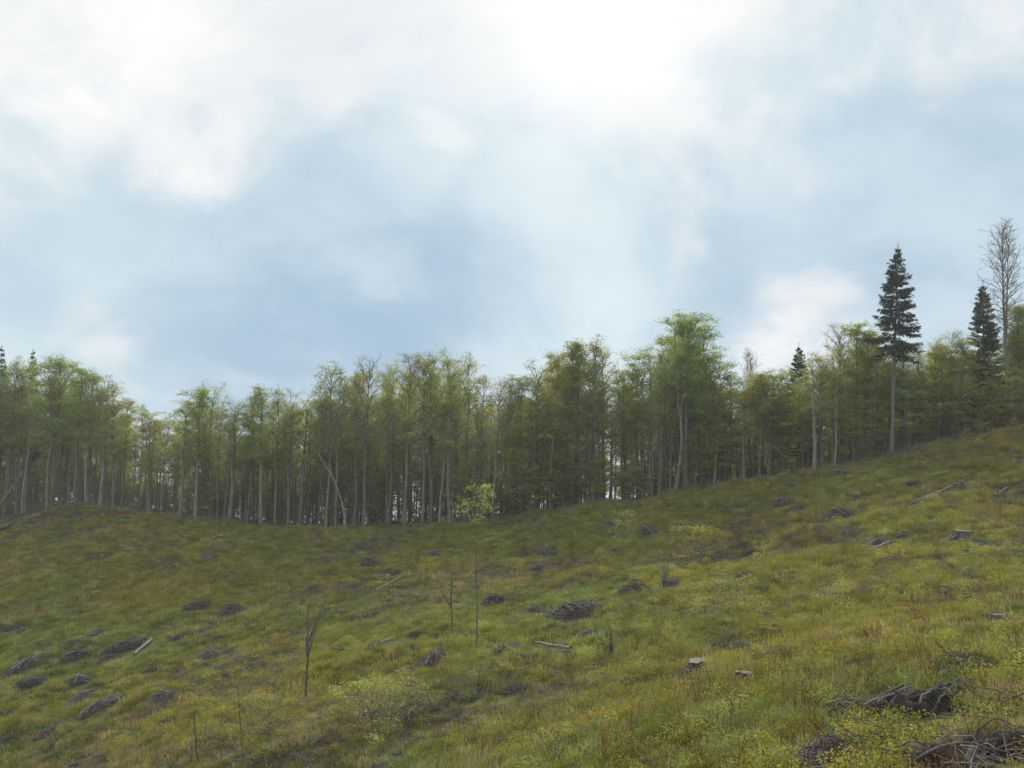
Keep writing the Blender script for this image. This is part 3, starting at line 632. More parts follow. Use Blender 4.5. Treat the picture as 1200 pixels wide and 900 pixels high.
for var, u, v, h, w in ((1, 795, 650, 34, 1.6), (2, 818, 660, 40, 1.5), (1, 835, 655, 30, 1.6), (1, 900, 668, 36, 1.0), (3, 897, 690, 50, 1.0), (2, 845, 735, 50, 1.4), (1, 870, 720, 40, 1.4), (2, 828, 745, 44, 1.3), (1, 890, 745, 36, 1.5), (3, 835, 705, 50, 1.0), (2, 470, 690, 36, 1.7), (2, 500, 700, 40, 1.7), (2, 450, 720, 40, 1.6),
                        (1, 295, 800, 36, 1.4), (1, 250, 830, 40, 1.3), (3, 240, 880, 60, 1.0), (1, 420, 750, 26, 1.6), (2, 402, 878, 46, 1.2), (2, 440, 870, 66, 1.3), (2, 480, 850, 50, 1.4), (2, 320, 880, 60, 1.3), (1, 560, 800, 34, 1.4), (1, 600, 790, 30, 1.5), (2, 700, 830, 44, 1.3), (1, 760, 800, 36, 1.4),
                        (2, 960, 560, 20, 1.8), (2, 850, 600, 26, 1.8), (1, 830, 590, 20, 1.8), (2, 1075, 560, 26, 1.8), (2, 1100, 545, 24, 1.8), (1, 1130, 530, 24, 1.8), (2, 1160, 525, 26, 1.8), (1, 1185, 520, 26, 1.8), (2, 1040, 580, 24, 1.8), (2, 220, 622, 14, 2.2), (2, 205, 620, 12, 2.2), (1, 660, 612, 16, 1.8), (1, 690, 604, 18, 1.8), (2, 640, 620, 14, 2.0)):
    if w >= 1.6: var, w, h = 3, 1.1, h*1.15          # up the slope they are slim and wispy
    SLOPE_T.append(('wispy yellow-green beech sapling', sapling(var, u, v, v - h, bush, 'wispy saplings over the clearing', w)))

# ------------------------------------------------------------------ brush piles, stumps, root plates
def dome_pts(rs, n, h):
    r = np.sqrt(rs.rand(n)); a = rs.rand(n)*6.28; return np.column_stack([r*np.cos(a), r*np.sin(a)*0.62, h*(1 - r**1.7)])
def brush_variant(seed, h=0.30, nst=300, thick=4, pale=3):
    rs = np.random.RandomState(seed); out = []
    md = MB(); k = 22; rings = np.linspace(0, 1, 9)[1:]; V = [[0, 0, h*0.9]]; off = rs.rand()*50
    grid = []
    for r in rings:
        for j in range(k):
            a = j*2*math.pi/k; x = r*math.cos(a)*0.95; y = r*math.sin(a)*0.60
            nz = float(fbm(np.array([x*3 + off]), np.array([y*3 + off]), 3)[0]) - 0.5
            grid.append([x*(1 + nz*0.5), y*(1 + nz*0.5), max(-0.12, h*0.9*(1 - r**1.6) + nz*h*2.0*(1 - r*0.5)) - (0.1 if r > 0.99 else 0)])
    V += grid; V = np.array(V)*np.array([0.80, 0.80, 0.80]); Q = []
    for i in range(7):
        for j in range(k): a = 1 + i*k; Q.append((a+j, a+k+j, a+k+(j+1) % k, a+(j+1) % k))
    md.add(V, Q)
    for j in range(k): md.ngon([V[0], V[1+j], V[1+(j+1) % k]])
    out.append(('mound', md.mesh('mound', 'litter', True)))
    tw = MB()
    P_ = dome_pts(rs, nst, h*0.85)*np.array([1.08, 1.15, 1.0])
    main = rs.normal(0.2, 0.3)
    for p in P_:
        a = main + rs.normal(0, 1.0); l = 0.10 + 0.42*rs.rand()**1.5; dv = np.array([math.cos(a), math.sin(a), rs.normal(0.08, 0.42)])
        p = p + np.array([0, 0, -0.02 + 0.12*rs.rand()**2])
        mid = p + rs.normal(0, 0.03, 3); r = 0.006 + 0.010*rs.rand()**2
        tw.tube([p - dv*l*0.5 - np.array([0, 0, 0.03]), mid, p + dv*l*0.5 - np.array([0, 0, 0.03])], [r, r, r*0.6], 3)
    out.append(('twigs', tw.mesh('twigs', 'brash')))
    for k_ in range(thick + pale):
        b = MB(); p = dome_pts(rs, 1, h)[0]*np.array([0.7, 0.7, 1]); a = main + rs.normal(0, 0.5); l = 0.5 + 0.8*rs.rand(); dv = np.array([math.cos(a), math.sin(a), rs.normal(0.05, 0.15)])
        r = 0.018 + 0.022*rs.rand(); b.tube([p - dv*l*0.5, p + rs.normal(0, 0.04, 3) + np.array([0, 0, 0.05]), p + dv*l*0.5], [r*1.2, r, r*0.6], 5, cap=True)
        out.append(('branch', b.mesh('branch', 'brash_pale' if k_ >= thick else 'brash', True)))
    return out
BR = [brush_variant(201), brush_variant(202, 0.22, 330, 5, 2), brush_variant(203, 0.32, 320, 3, 4), brush_variant(204, 0.18, 320, 6, 1), brush_variant(205, 0.32, 300, 2, 0), brush_variant(206, 0.36, 340, 4, 5)]
CLEAR = list(LOGCLEAR)
def brush(u, v, wpx, label, group, var=None, hs=1.0, turn=None):
    p = ground_hit(u, v); R = max(wpx*0.5*p.length/1000.0, 0.25)*(1.02 if u < 400 else 1.2)
    nrm = slope_normal(p.x, p.y)
    qm = nrm.to_track_quat('Z', 'Y').to_matrix()
    zr = math.atan2(p.x, p.y)*-1 + (rnd.gauss(0.1, 0.5) if turn is None else turn)
    # keep the long side across the slope
    yax = nrm.cross(Vector((math.cos(zr), math.sin(zr), 0))).normalized(); xax = yax.cross(nrm)
    mt = Matrix((xax, yax, nrm)).transposed()
    t_ = thing('brush_pile', label, 'brush pile', p, mt.to_euler(), group, (R, R*rnd.uniform(0.9, 1.3), R*hs*rnd.uniform(0.8, 1.15)*(1.0 if u < 400 else 1.35)))
    for nm, me in BR[rnd.randrange(len(BR)) if var is None else var]:
        o = ob(nm, me, t_)
        if nm == 'twigs': o['kind'] = 'stuff'
    CLEAR.append((p.x, p.y, R*0.95)); CLEAR.append((p.x*(1 - 0.8*R/p.y), p.y - 0.8*R, R*0.85))
    return t_
LB = ('low grey mound of dead twigs and brash lying on the open slope', 'brush mounds over the clearing')
LS = ('small scrap of grey dead twigs poking out of the grass', 'small twig scraps over the clearing')
piles = [(27, 740, 18), (115, 741, 22), (33, 778, 36), (88, 770, 32), (125, 772, 24), (33, 802, 32), (93, 798, 32), (95, 817, 36), (115, 829, 40), (140, 818, 20), (180, 785, 24), (210, 787, 18), (188, 818, 30), (92, 897, 30), (8, 866, 20), (55, 858, 24), (160, 870, 20),
         (230, 712, 34), (243, 739, 26), (207, 747, 20), (205, 735, 13), (368, 688, 20), (358, 705, 20), (384, 714, 14), (348, 742, 16), (310, 737, 12), (327, 640, 10), (313, 663, 9), (372, 625, 16), (245, 653, 20), (235, 651, 8), (385, 673, 12),
         (247, 768, 28), (270, 763, 20), (294, 781, 20), (234, 800, 16), (294, 835, 12), (357, 824, 14), (382, 768, 10), (383, 760, 16), (432, 661, 24), (437, 634, 18), (457, 674, 26), (415, 690, 28), (508, 650, 18), (516, 637, 12), (540, 666, 14), (577, 629, 10), (487, 746, 22), (517, 747, 22), (578, 706, 28), (563, 695, 14), (600, 692, 18),
         (475, 788, 26), (507, 776, 36), (490, 800, 20), (450, 795, 10), (510, 832, 14), (592, 762, 34), (570, 762, 16), (604, 807, 28), (555, 820, 12), (583, 782, 12), (640, 649, 30), (634, 667, 26), (620, 690, 18), (627, 719, 24), (718, 627, 14), (760, 625, 24), (715, 617, 24), (688, 630, 8),
         (690, 745, 28), (755, 737, 20), (735, 852, 14), (926, 572, 16), (915, 590, 22), (935, 598, 20), (921, 603, 10), (985, 606, 30), (1012, 598, 14), (983, 557, 20), (958, 555, 7), (866, 574, 6), (865, 626, 18), (902, 626, 7), (930, 672, 14), (950, 668, 14), (825, 650, 16), (825, 662, 10), (987, 635, 14), (868, 676, 18), (842, 656, 20),
         (1028, 638, 26), (1055, 630, 16), (1155, 563, 12), (1199, 617, 14), (1185, 662, 12), (1148, 684, 16), (1183, 589, 14), (1195, 543, 10), (1013, 556, 10), (1050, 535, 14), (870, 762, 28), (895, 756, 10), (925, 704, 14), (942, 698, 20), (1020, 762, 26), (1000, 780, 22), (1090, 745, 14), (160, 645, 14), (145, 618, 12), (70, 640, 10), (105, 650, 10), (120, 680, 9), (440, 757, 24), (20, 606, 22), (48, 600, 20), (8, 612, 18), (62, 592, 14), (1090, 610, 14), (1160, 640, 14), (1100, 660, 16), (1040, 690, 12), (975, 690, 14), (1175, 545, 12), (1110, 590, 12), (880, 600, 12), (800, 615, 14), (1190, 700, 16), (1060, 720, 14), (950, 740, 14), (820, 820, 14), (690, 790, 12), (660, 690, 14), (560, 650, 12), (480, 625, 12)]
for i in range(42):
    u_ = rnd.uniform(420, 1195); v_ = rnd.uniform(edge_v(u_) + 16, edge_v(u_) + 170); piles.append((u_, v_, rnd.uniform(7, 15)))
for u, v, w in piles:
    lab, grp = LB if w >= 16 else LS
    SLOPE_T.append(('low grey brush mound' if w >= 16 else 'small grey twig scrap', brush(u, v, w, lab, grp)))
brush(150, 757, 40, 'grey brushwood mound with bleached sticks beside the pale log', None, var=2)
brush(273, 718, 34, 'rounded grey brush mound as tall as wide, uphill of the dead sapling', None, var=5, hs=1.5)
brush(673, 719, 50, 'widest long grey brush mound on the middle slope', None, var=1)
brush(740, 693, 30, 'pointed smooth grey brush mound with thin pole below it', None, var=4, hs=1.3)
brush(788, 687, 26, 'dark tangled brush heap beside the pointed grey mound', None, var=0, hs=1.3)
brush(1125, 572, 20, 'brush heap at the upper end of the long thin pale log', None, var=5)
brush(970, 890, 70, 'large loose heap of fine grey brushwood in the low foreground', None, var=4, hs=1.1)
brush(990, 838, 50, 'grey brushwood heap beside the uprooted stump with a dark hollow', None, var=5)

def twig_bush(u, v, w, h, label, seed):
    p = ground_hit(u, v); rs = np.random.RandomState(seed); R = w*0.5*p.length/1000; Hh = h*p.length/1000
    t_ = thing('dead_bush', label, 'bush', p)
    for k in range(14):
        a = MB(); az = rs.rand()*6.28; sp = R*rs.rand()**0.7; e = np.array([math.cos(az)*sp, math.sin(az)*sp, Hh*(0.6 + 0.45*rs.rand())])
        pts = np.array([[0, 0, -0.05], e*0.35 + np.array([0, 0, 0.1*Hh]), e*0.7, e]); pts[1:3] += rs.normal(0, 0.05*R, (2, 3))
        a.tube(pts, [0.022, 0.017, 0.012, 0.006], 4)
        for j in range(9):
            s_ = 0.3 + 0.7*rs.rand(); q0 = pts[1]*(1-s_) + pts[3]*s_; a.tube([q0, q0 + unit(e + rs.normal(0, 0.5, 3)*np.linalg.norm(e))*Hh*0.35*rs.rand()], [0.007, 0.004], 3)
        ob('stem', a.mesh('stem', 'brash', True), t_)
twig_bush(716, 770, 34, 32, 'dense twiggy grey bush standing upright behind the stripped log', 1)
twig_bush(960, 630, 28, 34, 'leafless grey bush standing upright on the upper slope', 2)
twig_bush(60, 884, 16, 24, 'small upturned grey root cluster with pale prongs', 3)
twig_bush(778, 690, 20, 30, 'thin grey leafless bush between two brush mounds', 4)
twig_bush(868, 634, 16, 16, 'low grey leafless bush beside a reddish patch', 5)

def stump(u, v, w, label, seed, hr=0.75, bark='stump_bark', group=None):
    p = ground_hit(u, v); rs = np.random.RandomState(seed); R = w*0.5*p.length/1000; h = R*hr
    CLEAR.append((p.x, p.y, R*1.0)); CLEAR.append((p.x*(1 - 1.3*R/p.y), p.y - 1.3*R, R*0.8))
    t_ = thing('tree_stump', label, 'stump', p, (rs.normal(0, .06), rs.normal(0, .06), rs.rand()*6), group)
    a = MB(); k = 20; th = np.arange(k)*2*math.pi/k; fl = 1 + 0.35*np.maximum(0, np.sin(th*5 + rs.rand()*6)); ir = 1 + rs.normal(0, 0.04, k)
    TOPN = rs.normal(0, 0.05, k)
    lev = [(-0.25*h, 1.25, 1), (0.1*h, 1.08, 0.75), (0.45*h, 0.97, 0.2), (0.9*h, 0.92, 0.05), (h, 0.90, 0)]
    ring = [np.column_stack([R*s*ir*(1 + (fl-1)*f)*np.cos(th), R*s*ir*(1 + (fl-1)*f)*np.sin(th), np.full(k, z) + ((0.10*np.sin(th + seed) + 0.09*np.abs(np.sin(th*2.5 + seed)) + TOPN)*h if z > 0.8*h else 0)]) for z, s, f in lev]
    V = np.concatenate(ring); Q = [(i*k+j, i*k+(j+1) % k, (i+1)*k+(j+1) % k, (i+1)*k+j) for i in range(4) for j in range(k)]
    a.add(V, Q); ob('bark', a.mesh('bark', bark, True), t_)
    c_ = MB(); top = ring[-1]*np.array([0.93, 0.93, 1]); c_.ngon(top + np.array([0, 0, 0.004])); c_.add(np.concatenate([top + np.array([0, 0, 0.004]), ring[-1] - np.array([0, 0, 0.004])]), [(j, k+j, k+(j+1) % k, (j+1) % k) for j in range(k)])
    ob('cut_face', c_.mesh('cut_face', 'cut'), t_)
    for j in range(5):
        az = j*1.256 + rs.normal(0, .3); b = MB(); dv = np.array([math.cos(az), math.sin(az), 0])
        b.tube([dv*R*0.8 + np.array([0, 0, 0.25*h]), dv*R*1.4 + np.array([0, 0, 0.05*h]), dv*R*2.0 + np.array([0, 0, -0.2*h])], [R*0.25, R*0.17, R*0.06], 6); ob('root', b.mesh('root', bark, True), t_)
    return t_
stump(817, 784, 20, 'grey tree stump with pale cut top in the tall grass', 1, 0.9)
stump(1128, 630, 22, 'low broad stump with flat pale cut high on the slope', 2, 0.6)
stump(1165, 727, 24, 'dark stump with pale rim among reddish stalks', 3, 0.5)
stump(872, 796, 20, 'rotten grey stump with splayed roots beside a brush mound', 4, 0.7)
stump(1060, 535, 10, 'small dark stump just below the lone spruce', 5, 0.8)
stump(734, 850, 14, 'small dark stump sunk in low green plants', 6, 0.8)
stump(590, 868, 14, 'small pale-topped stump near the lone bare pole', 7, 0.4)
stump(958, 557, 7, 'tiny dark stump at the edge of the grey strip below the wood', 8, 0.8)

def root_plate(u, v, R, label, seed, roots, arches=(), hollow=True):
    """uprooted stump: soil mound, gnarled roots, arching branches (offsets in metres, x right, y away, z up)"""
    p = ground_hit(u, v); rs = np.random.RandomState(seed)
    t_ = thing('uprooted_stump', label, 'stump', p, (0, 0, -math.atan2(p.x, p.y)))
    for nm, me in BR[5]:
        if nm != 'mound': continue
        o = ob(nm, me, t_); o.scale = (R*1.35, R*1.25, R*1.35)
        if nm == 'mound': o.data = me.copy(); o.data.materials[0] = M['soil']
    if True:
        fine = MB()
        for i in range(300):
            c_ = dome_pts(rs, 1, 0.42)[0]*R*np.array([1.3, 1.1, 1]); dv = unit(rs.normal(0, 1, 3)*np.array([1, 0.7, 0.8]) + np.array([0, 0, 0.25])); l = 0.12 + 0.6*rs.rand()**2; r = 0.002 + 0.005*rs.rand()**2
            fine.tube([c_, c_ + dv*l*0.5 + rs.normal(0, 0.04, 3), c_ + dv*l], [r, r, r*0.5], 3)
        ob('fine_roots', fine.mesh('fine_roots', 'root'), t_)['kind'] = 'stuff'; CLEAR.extend([(p.x, p.y, R*1.0), (p.x*(1 - 1.0*R/p.y), p.y - 1.0*R, R*1.0), (p.x*(1 - 1.7*R/p.y), p.y - 1.7*R, R*0.8)])
    roots = list(roots)
    for i in range(40):
        c_ = dome_pts(rs, 1, 0.36)[0]*R*np.array([1.25, 1.0, 1]); dv = unit(rs.normal(0, 1, 3)*np.array([1, 0.6, 0.35]) + np.array([0, 0, 0.12])); l = 0.35 + 0.75*rs.rand(); sd_ = rs.normal(0, 0.16, 3)*l
        r = 0.006 + 0.013*rs.rand()**2; roots.append(([c_ - dv*l*0.5, c_ + sd_, c_ + dv*l*0.5 + sd_*0.4 + np.array([0, 0, -0.08*l])], r*1.3, r*0.4, ('root', 'root', 'brash', 'root')[i % 4]))
    for pts, r0, r1, mat in roots:
        pts = np.array(pts, float); n = 10; ti = np.linspace(0, 1, len(pts)); tt = np.linspace(0, 1, n)
        S = np.column_stack([np.interp(tt, ti, pts[:, i]) for i in range(3)])
        for _ in range(2): S[1:-1] = (S[:-2] + 2*S[1:-1] + S[2:])/4
        S[1:-1] += rs.normal(0, 0.012, (n-2, 3)); a = MB(); a.tube(S, np.linspace(r0, r1, n)*(1 + rs.normal(0, 0.06, n)), 8, cap=True); ob('root', a.mesh('root', mat, True), t_)
    for pts, r0, r1, mat in arches:
        pts = np.array(pts, float); n = 16; ti = np.linspace(0, 1, len(pts)); tt = np.linspace(0, 1, n)
        S = np.column_stack([np.interp(tt, ti, pts[:, i]) for i in range(3)])
        for _ in range(3): S[1:-1] = (S[:-2] + 2*S[1:-1] + S[2:])/4
        a = MB(); a.tube(S, np.linspace(r0, r1, n), 7, cap=True); ob('arching_branch', a.mesh('arching_branch', mat, True), t_)
root_plate(1078, 832, 1.05, 'uprooted stump with curling roots above a dark hollow', 1,
           [([(-0.05, -0.5, 0.05), (0.05, -0.45, 0.42), (0.25, -0.35, 0.50)], 0.03, 0.018, 'brash_pale'), ([(0.35, -0.45, 0.05), (0.38, -0.40, 0.30), (0.55, -0.3, 0.48)], 0.042, 0.022, 'bark'),
            ([(-0.9, -0.3, 0.15), (-0.4, -0.2, 0.45), (-0.1, 0, 0.55)], 0.026, 0.016, 'brash'), ([(0.1, 0, 0.45), (0.5, 0, 0.52), (1.0, 0.1, 0.42)], 0.035, 0.015, 'brash'), ([(-0.3, 0, 0.4), (-0.2, 0, 0.7), (-0.1, 0.1, 0.85)], 0.03, 0.01, 'brash_pale'),
            ([(0.7, 0, 0.3), (0.75, 0, 0.55), (0.78, 0.1, 0.7)], 0.02, 0.01, 'brash'), ([(-1.2, -0.2, 0.05), (-0.95, -0.2, 0.2), (-0.75, -0.2, 0.22)], 0.032, 0.022, 'brash_pale')])
root_plate(1140, 896, 0.95, 'upturned root plate under an arching grey branch in the near corner', 2,
           [([(-0.12, -0.45, -0.1), (-0.05, -0.42, 0.2), (0.02, -0.40, 0.40)], 0.06, 0.035, 'brash_pale'), ([(0.02, -0.42, 0.2), (0.16, -0.4, 0.27), (0.27, -0.3, 0.34)], 0.028, 0.015, 'brash'), ([(0.5, -0.6, -0.1), (0.65, -0.55, 0.08), (0.9, -0.5, 0.16)], 0.04, 0.025, 'bark')],
           [([(-0.85, -0.5, 0.08), (-0.5, -0.45, 0.33), (-0.1, -0.4, 0.45), (0.3, -0.4, 0.40), (0.6, -0.4, 0.08), (0.66, -0.4, -0.1)], 0.022, 0.010, 'brash'), ([(0.25, 0.1, 0.45), (0.45, 0.1, 0.56), (0.75, 0.1, 0.52), (0.95, 0.1, 0.30)], 0.014, 0.008, 'twig')])

root_plate(1196, 884, 0.8, 'dark tangle of roots and brushwood spilling into the near corner', 3,
           [([(-0.5, -0.5, 0.0), (-0.2, -0.5, 0.22), (0.2, -0.45, 0.34)], 0.03, 0.018, 'root')])
brush(1040, 822, 60, 'loose brushwood heaped against the uprooted stump beside its dark hollow', None, var=0, hs=0.6)
brush(1120, 812, 50, 'brown brushwood apron spreading from the uprooted stump', None, var=1)
# ------------------------------------------------------------------ ground cover (uncountable): instanced on points
def scatter(name, label, cat, pts, rot, scale, idx, tint, sources):
    src = bpy.data.collections.new(name + '_sources')
    for i, me in enumerate(sources):
        o = bpy.data.objects.new(f'{name}_clump_{i:02d}', me); src.objects.link(o)
    me = bpy.data.meshes.new(name); n = len(pts); me.vertices.add(n); me.vertices.foreach_set('co', np.asarray(pts, np.float32).ravel())
    def at(nm, typ, key, arr, dt=np.float32): me.attributes.new(nm, typ, 'POINT').data.foreach_set(key, np.asarray(arr, dt).ravel())
    at('rot', 'FLOAT_VECTOR', 'vector', rot); at('siz', 'FLOAT_VECTOR', 'vector', scale); at('pick', 'INT', 'value', idx, np.int32)
    at('tint', 'FLOAT_COLOR', 'color', np.column_stack([tint, np.ones(n)]))
    o = ob(name, me); o['kind'] = 'stuff'; o['label'] = label; o['category'] = cat
    ng = bpy.data.node_groups.new(name + '_scatter', 'GeometryNodeTree')
    ng.interface.new_socket('Geometry', in_out='INPUT', socket_type='NodeSocketGeometry'); ng.interface.new_socket('Geometry', in_out='OUTPUT', socket_type='NodeSocketGeometry')
    N = ng.nodes; Lk = ng.links; gi = N.new('NodeGroupInput'); go = N.new('NodeGroupOutput'); iop = N.new('GeometryNodeInstanceOnPoints')
    ci = N.new('GeometryNodeCollectionInfo'); ci.inputs['Collection'].default_value = src; ci.inputs['Separate Children'].default_value = True; ci.inputs['Reset Children'].default_value = True
    def na(nm, t): a = N.new('GeometryNodeInputNamedAttribute'); a.data_type = t; a.inputs['Name'].default_value = nm; return a.outputs[0]
    er = N.new('FunctionNodeEulerToRotation'); Lk.new(na('rot', 'FLOAT_VECTOR'), er.inputs[0])
    Lk.new(gi.outputs[0], iop.inputs['Points']); Lk.new(ci.outputs[0], iop.inputs['Instance']); iop.inputs['Pick Instance'].default_value = True
    Lk.new(na('pick', 'INT'), iop.inputs['Instance Index']); Lk.new(er.outputs[0], iop.inputs['Rotation']); Lk.new(na('siz', 'FLOAT_VECTOR'), iop.inputs['Scale'])
    Lk.new(iop.outputs[0], go.inputs[0])
    md = o.modifiers.new('scatter', 'NODES'); md.node_group = ng
    return o
def blade_clump(seed, n, h, spread, mat, w=0.012, lean=0.5):
    rs = np.random.RandomState(seed); a = MB()
    b = np.column_stack([rs.normal(0, spread, n), rs.normal(0, spread, n), np.full(n, -0.03)])
    az = rs.rand(n)*6.28; ln = h*(0.5 + 0.7*rs.rand(n)); tl = lean*rs.rand(n)
    dv = np.column_stack([np.cos(az)*tl, np.sin(az)*tl, np.ones(n)])
    m1 = b + dv*(ln*0.55)[:, None]; e = b + dv*ln[:, None] + np.column_stack([np.cos(az), np.sin(az), -0.4*np.ones(n)])*(ln*tl*0.5)[:, None]
    sd = np.column_stack([-np.sin(az), np.cos(az), np.zeros(n)])*w
    vv = np.stack([b - sd, b + sd, m1 + sd*0.8, m1 - sd*0.8, e - sd*0.15, e + sd*0.15], 1); i = np.arange(n)*6
    a.add(vv.reshape(-1, 3), np.concatenate([np.stack([i, i+1, i+2, i+3], 1), np.stack([i+3, i+2, i+5, i+4], 1)]))
    return a.mesh('clump', mat)
def leaf_clump(seed, n, r, h, leaf, mat, stems=0, flat=0.4, base=0.05):
    rs = np.random.RandomState(seed); a = MB(); rr = r*np.sqrt(rs.rand(n)); az = rs.rand(n)*6.28
    c_ = np.column_stack([rr*np.cos(az), rr*np.sin(az), base + (h - base)*rs.rand(n)**0.7*(1 - 0.6*(rr/r)**2)])
    a.leaves(c_, leaf, rs, flat)
    for k in range(stems):
        e = c_[rs.randint(n)]; a.tube([[e[0]*0.3, e[1]*0.3, -0.03], e*0.6, e], [0.006, 0.005, 0.003], 3)
    return a.mesh('clump', mat)
def cane_clump(seed, n, h, mat):
    rs = np.random.RandomState(seed); a = MB()
    for k in range(n):
        b = np.array([rs.normal(0, 0.13), rs.normal(0, 0.13), -0.03]); e = b + np.array([rs.normal(0, 0.16), rs.normal(0, 0.16), h*(0.5 + 0.6*rs.rand())])
        a.tube([b, (b+e)/2 + rs.normal(0, 0.03, 3), e], [0.008, 0.006, 0.003], 3)
        m_ = 7; t = 0.35 + 0.65*rs.rand(m_); a.leaves(b + (e-b)*t[:, None] + rs.normal(0, 0.035, (m_, 3)), 0.045, rs, 0.1)
    return a.mesh('clump', mat)
def flower_clump(seed, n):
    rs = np.random.RandomState(seed); a = MB(); c_ = np.column_stack([rs.normal(0, 0.16, n), rs.normal(0, 0.16, n), 0.18 + 0.22*rs.rand(n)])
    for k in range(3): a.leaves(c_ + rs.normal(0, 0.008, (n, 3)), 0.036, rs, 0.5, 0.9)
    return a.mesh('clump', 'petal')
def litter_clump(seed, n, r, mat='brash'):
    rs = np.random.RandomState(seed); a = MB()
    for k in range(n):
        p = np.array([rs.normal(0, r), rs.normal(0, r), 0.02 + 0.08*rs.rand()]); az = rs.normal(0, 0.8); dv = np.array([math.cos(az), math.sin(az), rs.normal(0, 0.25)])*(0.1 + 0.3*rs.rand())
        rr = 0.005 + 0.008*rs.rand(); a.tube([p - dv, p + rs.normal(0, 0.02, 3), p + dv], [rr, rr, rr*0.6], 3)
    return a.mesh('clump', mat)
S_GRASS = [blade_clump(301 + i, 44, 0.26, 0.15, 'grass') for i in range(4)]
S_HERB = [leaf_clump(311 + i, 120, 0.38, 0.24, 0.048, 'herb') for i in range(4)]
S_SHRUB = [leaf_clump(321 + i, 240, 0.5, 0.70, 0.052, 'shrub', 12, 0.3, 0.1) for i in range(4)]
S_DRY = [blade_clump(331 + i, 34, 0.42, 0.15, 'dry', 0.009, 0.8) for i in range(3)]
S_RED = [cane_clump(341 + i, 9, 0.85, 'red') for i in range(3)]
S_FLOW = [flower_clump(351 + i, 9) for i in range(3)]
S_LIT = [litter_clump(361 + i, 40, 0.40) for i in range(3)]

rs = np.random.RandomState(77)
def sample(n, near=9.0, far=170.0, power=0.75, umin=-330, umax=1530):
    """points over the slope, thinning out with distance"""
    t = rs.rand(n); e = 2.0 - power*1.0
    y = (near**e + t*(far**e - near**e))**(1/e)
    k = (umin - 600 + rs.rand(n)*(umax - umin))/1000.0
    return k*y, y
def field(n, keep, back=1.5, **kw):
    x, y = sample(n, **kw); dpt = edge_depth(x, y) + (fbm(x/4, y/4, 2) - 0.5)*4
    ok = (dpt < back) & (rs.rand(n) < keep(x, y)); x = x[ok]; y = y[ok]
    ok = np.ones(len(x), bool)
    for cx, cy, cr in CLEAR: ok &= ((x - cx)**2 + ((y - cy)/1.15)**2 > cr*cr*(0.55 + 0.45*rs.rand(len(x))))
    return x[ok], y[ok]
def n1(x, y, s, o=0): return fbm(x/s + 31.7*o, y/s*1.0 + 12.3*o, 4)
def sm(v, a, b): t = np.clip((v-a)/(b-a), 0, 1); return t*t*(3-2*t)
def put(name, label, cat, x, y, sources, smin, smax, tint, upright=0.15, grow=0.004, hz=1.0):
    n = len(x); z = terrain(x, y); dist = np.hypot(x, y)
    s = (smin + (smax - smin)*rs.rand(n)**1.5)*(1 + grow*dist)
    rot = np.column_stack([rs.normal(0, upright, n), rs.normal(0, upright, n), rs.rand(n)*6.28])
    scatter(name, label, cat, np.column_stack([x, y, z]), rot, np.column_stack([s, s, s*hz]), rs.randint(0, len(sources), n), tint, sources)
    print('SCATTER', name, n)
def tint_of(x, y, a, b, s, o, jit=0.12, lo=0.38, hi=0.62):
    f = sm(n1(x, y, s, o), lo, hi)[:, None]; t = np.array(a)*(1-f) + np.array(b)*f
    patch = 0.74 + 0.42*sm(fbm(x/1.0 + 7*o, y/1.0, 3), 0.30, 0.68)[:, None]
    return t*(1 + rs.normal(0, jit, (len(x), 1)))*patch
grey_zone = lambda x, y: sm(n1(x, y, 11, 4), 0.53, 0.66)
x, y = field(190000, lambda x, y: 0.95 - 0.65*grey_zone(x, y))
put('grass', 'short olive-green grass covering the clear-felled slope', 'grass', x, y, S_GRASS, 0.5, 1.3, tint_of(x, y, (0.93, 1.0, 0.88), (1.12, 1.01, 0.85), 14, 1), grow=0.004)
x, y = field(80000, lambda x, y: sm(n1(x, y, 9, 2), 0.36, 0.60)*0.9)
put('low_herbs', 'low leafy green weeds spread through the grass of the slope', 'herbs', x, y, S_HERB, 0.5, 1.2, tint_of(x, y, (0.86, 1.03, 0.95), (1.14, 1.0, 0.78), 11, 3), grow=0.004)
x, y = field(36000, lambda x, y: sm(n1(x, y, 10, 5), 0.40, 0.60)*0.9)
put('shrub_regrowth', 'knee-high yellowish shrub regrowth over the slope', 'shrubs', x, y, S_SHRUB, 0.45, 1.15, tint_of(x, y, (0.90, 1.0, 0.95), (1.05, 1.0, 0.85), 16, 6), grow=0.003)
x, y = field(56000, lambda x, y: 0.12 + sm(n1(x, y, 8, 7), 0.44, 0.64)*0.75)
put('dry_grass', 'straw-coloured dead grass tufts between the green', 'dry grass', x, y, S_DRY, 0.5, 1.15, tint_of(x, y, (0.75, 0.78, 0.8), (1.0, 0.9, 0.8), 9, 8), grow=0.005)
x, y = field(30000, lambda x, y: sm(n1(x, y, 7, 9), 0.46, 0.64)*0.85*np.clip(0.25 + 0.65*sm(x/np.maximum(y, 1), -0.2, 0.2), 0, 1) + 0.5*sm(-y, -34, -22)*sm(n1(x, y, 5, 10), 0.42, 0.6))
put('red_canes', 'reddish-brown bramble canes and stalks among the grass', 'brambles', x, y, S_RED, 0.45, 1.15, tint_of(x, y, (0.75, 0.95, 0.95), (1.0, 0.85, 0.8), 8, 11), grow=0.002)
x, y = field(11000, lambda x, y: sm(n1(x, y, 4.5, 12), 0.50, 0.64)*sm(x/y, 0.05, 0.28)*sm(-y, -48, -24)*0.8, far=60)
put('yellow_flowers', 'small yellow wildflowers in the near lush grass', 'flowers', x, y, S_FLOW, 0.8, 1.2, np.ones((len(x), 3)))
x, y = field(30000, lambda x, y: 0.12 + grey_zone(x, y)*0.8 + 0.8*sm(edge_depth(x, y), -8, -2), back=6)
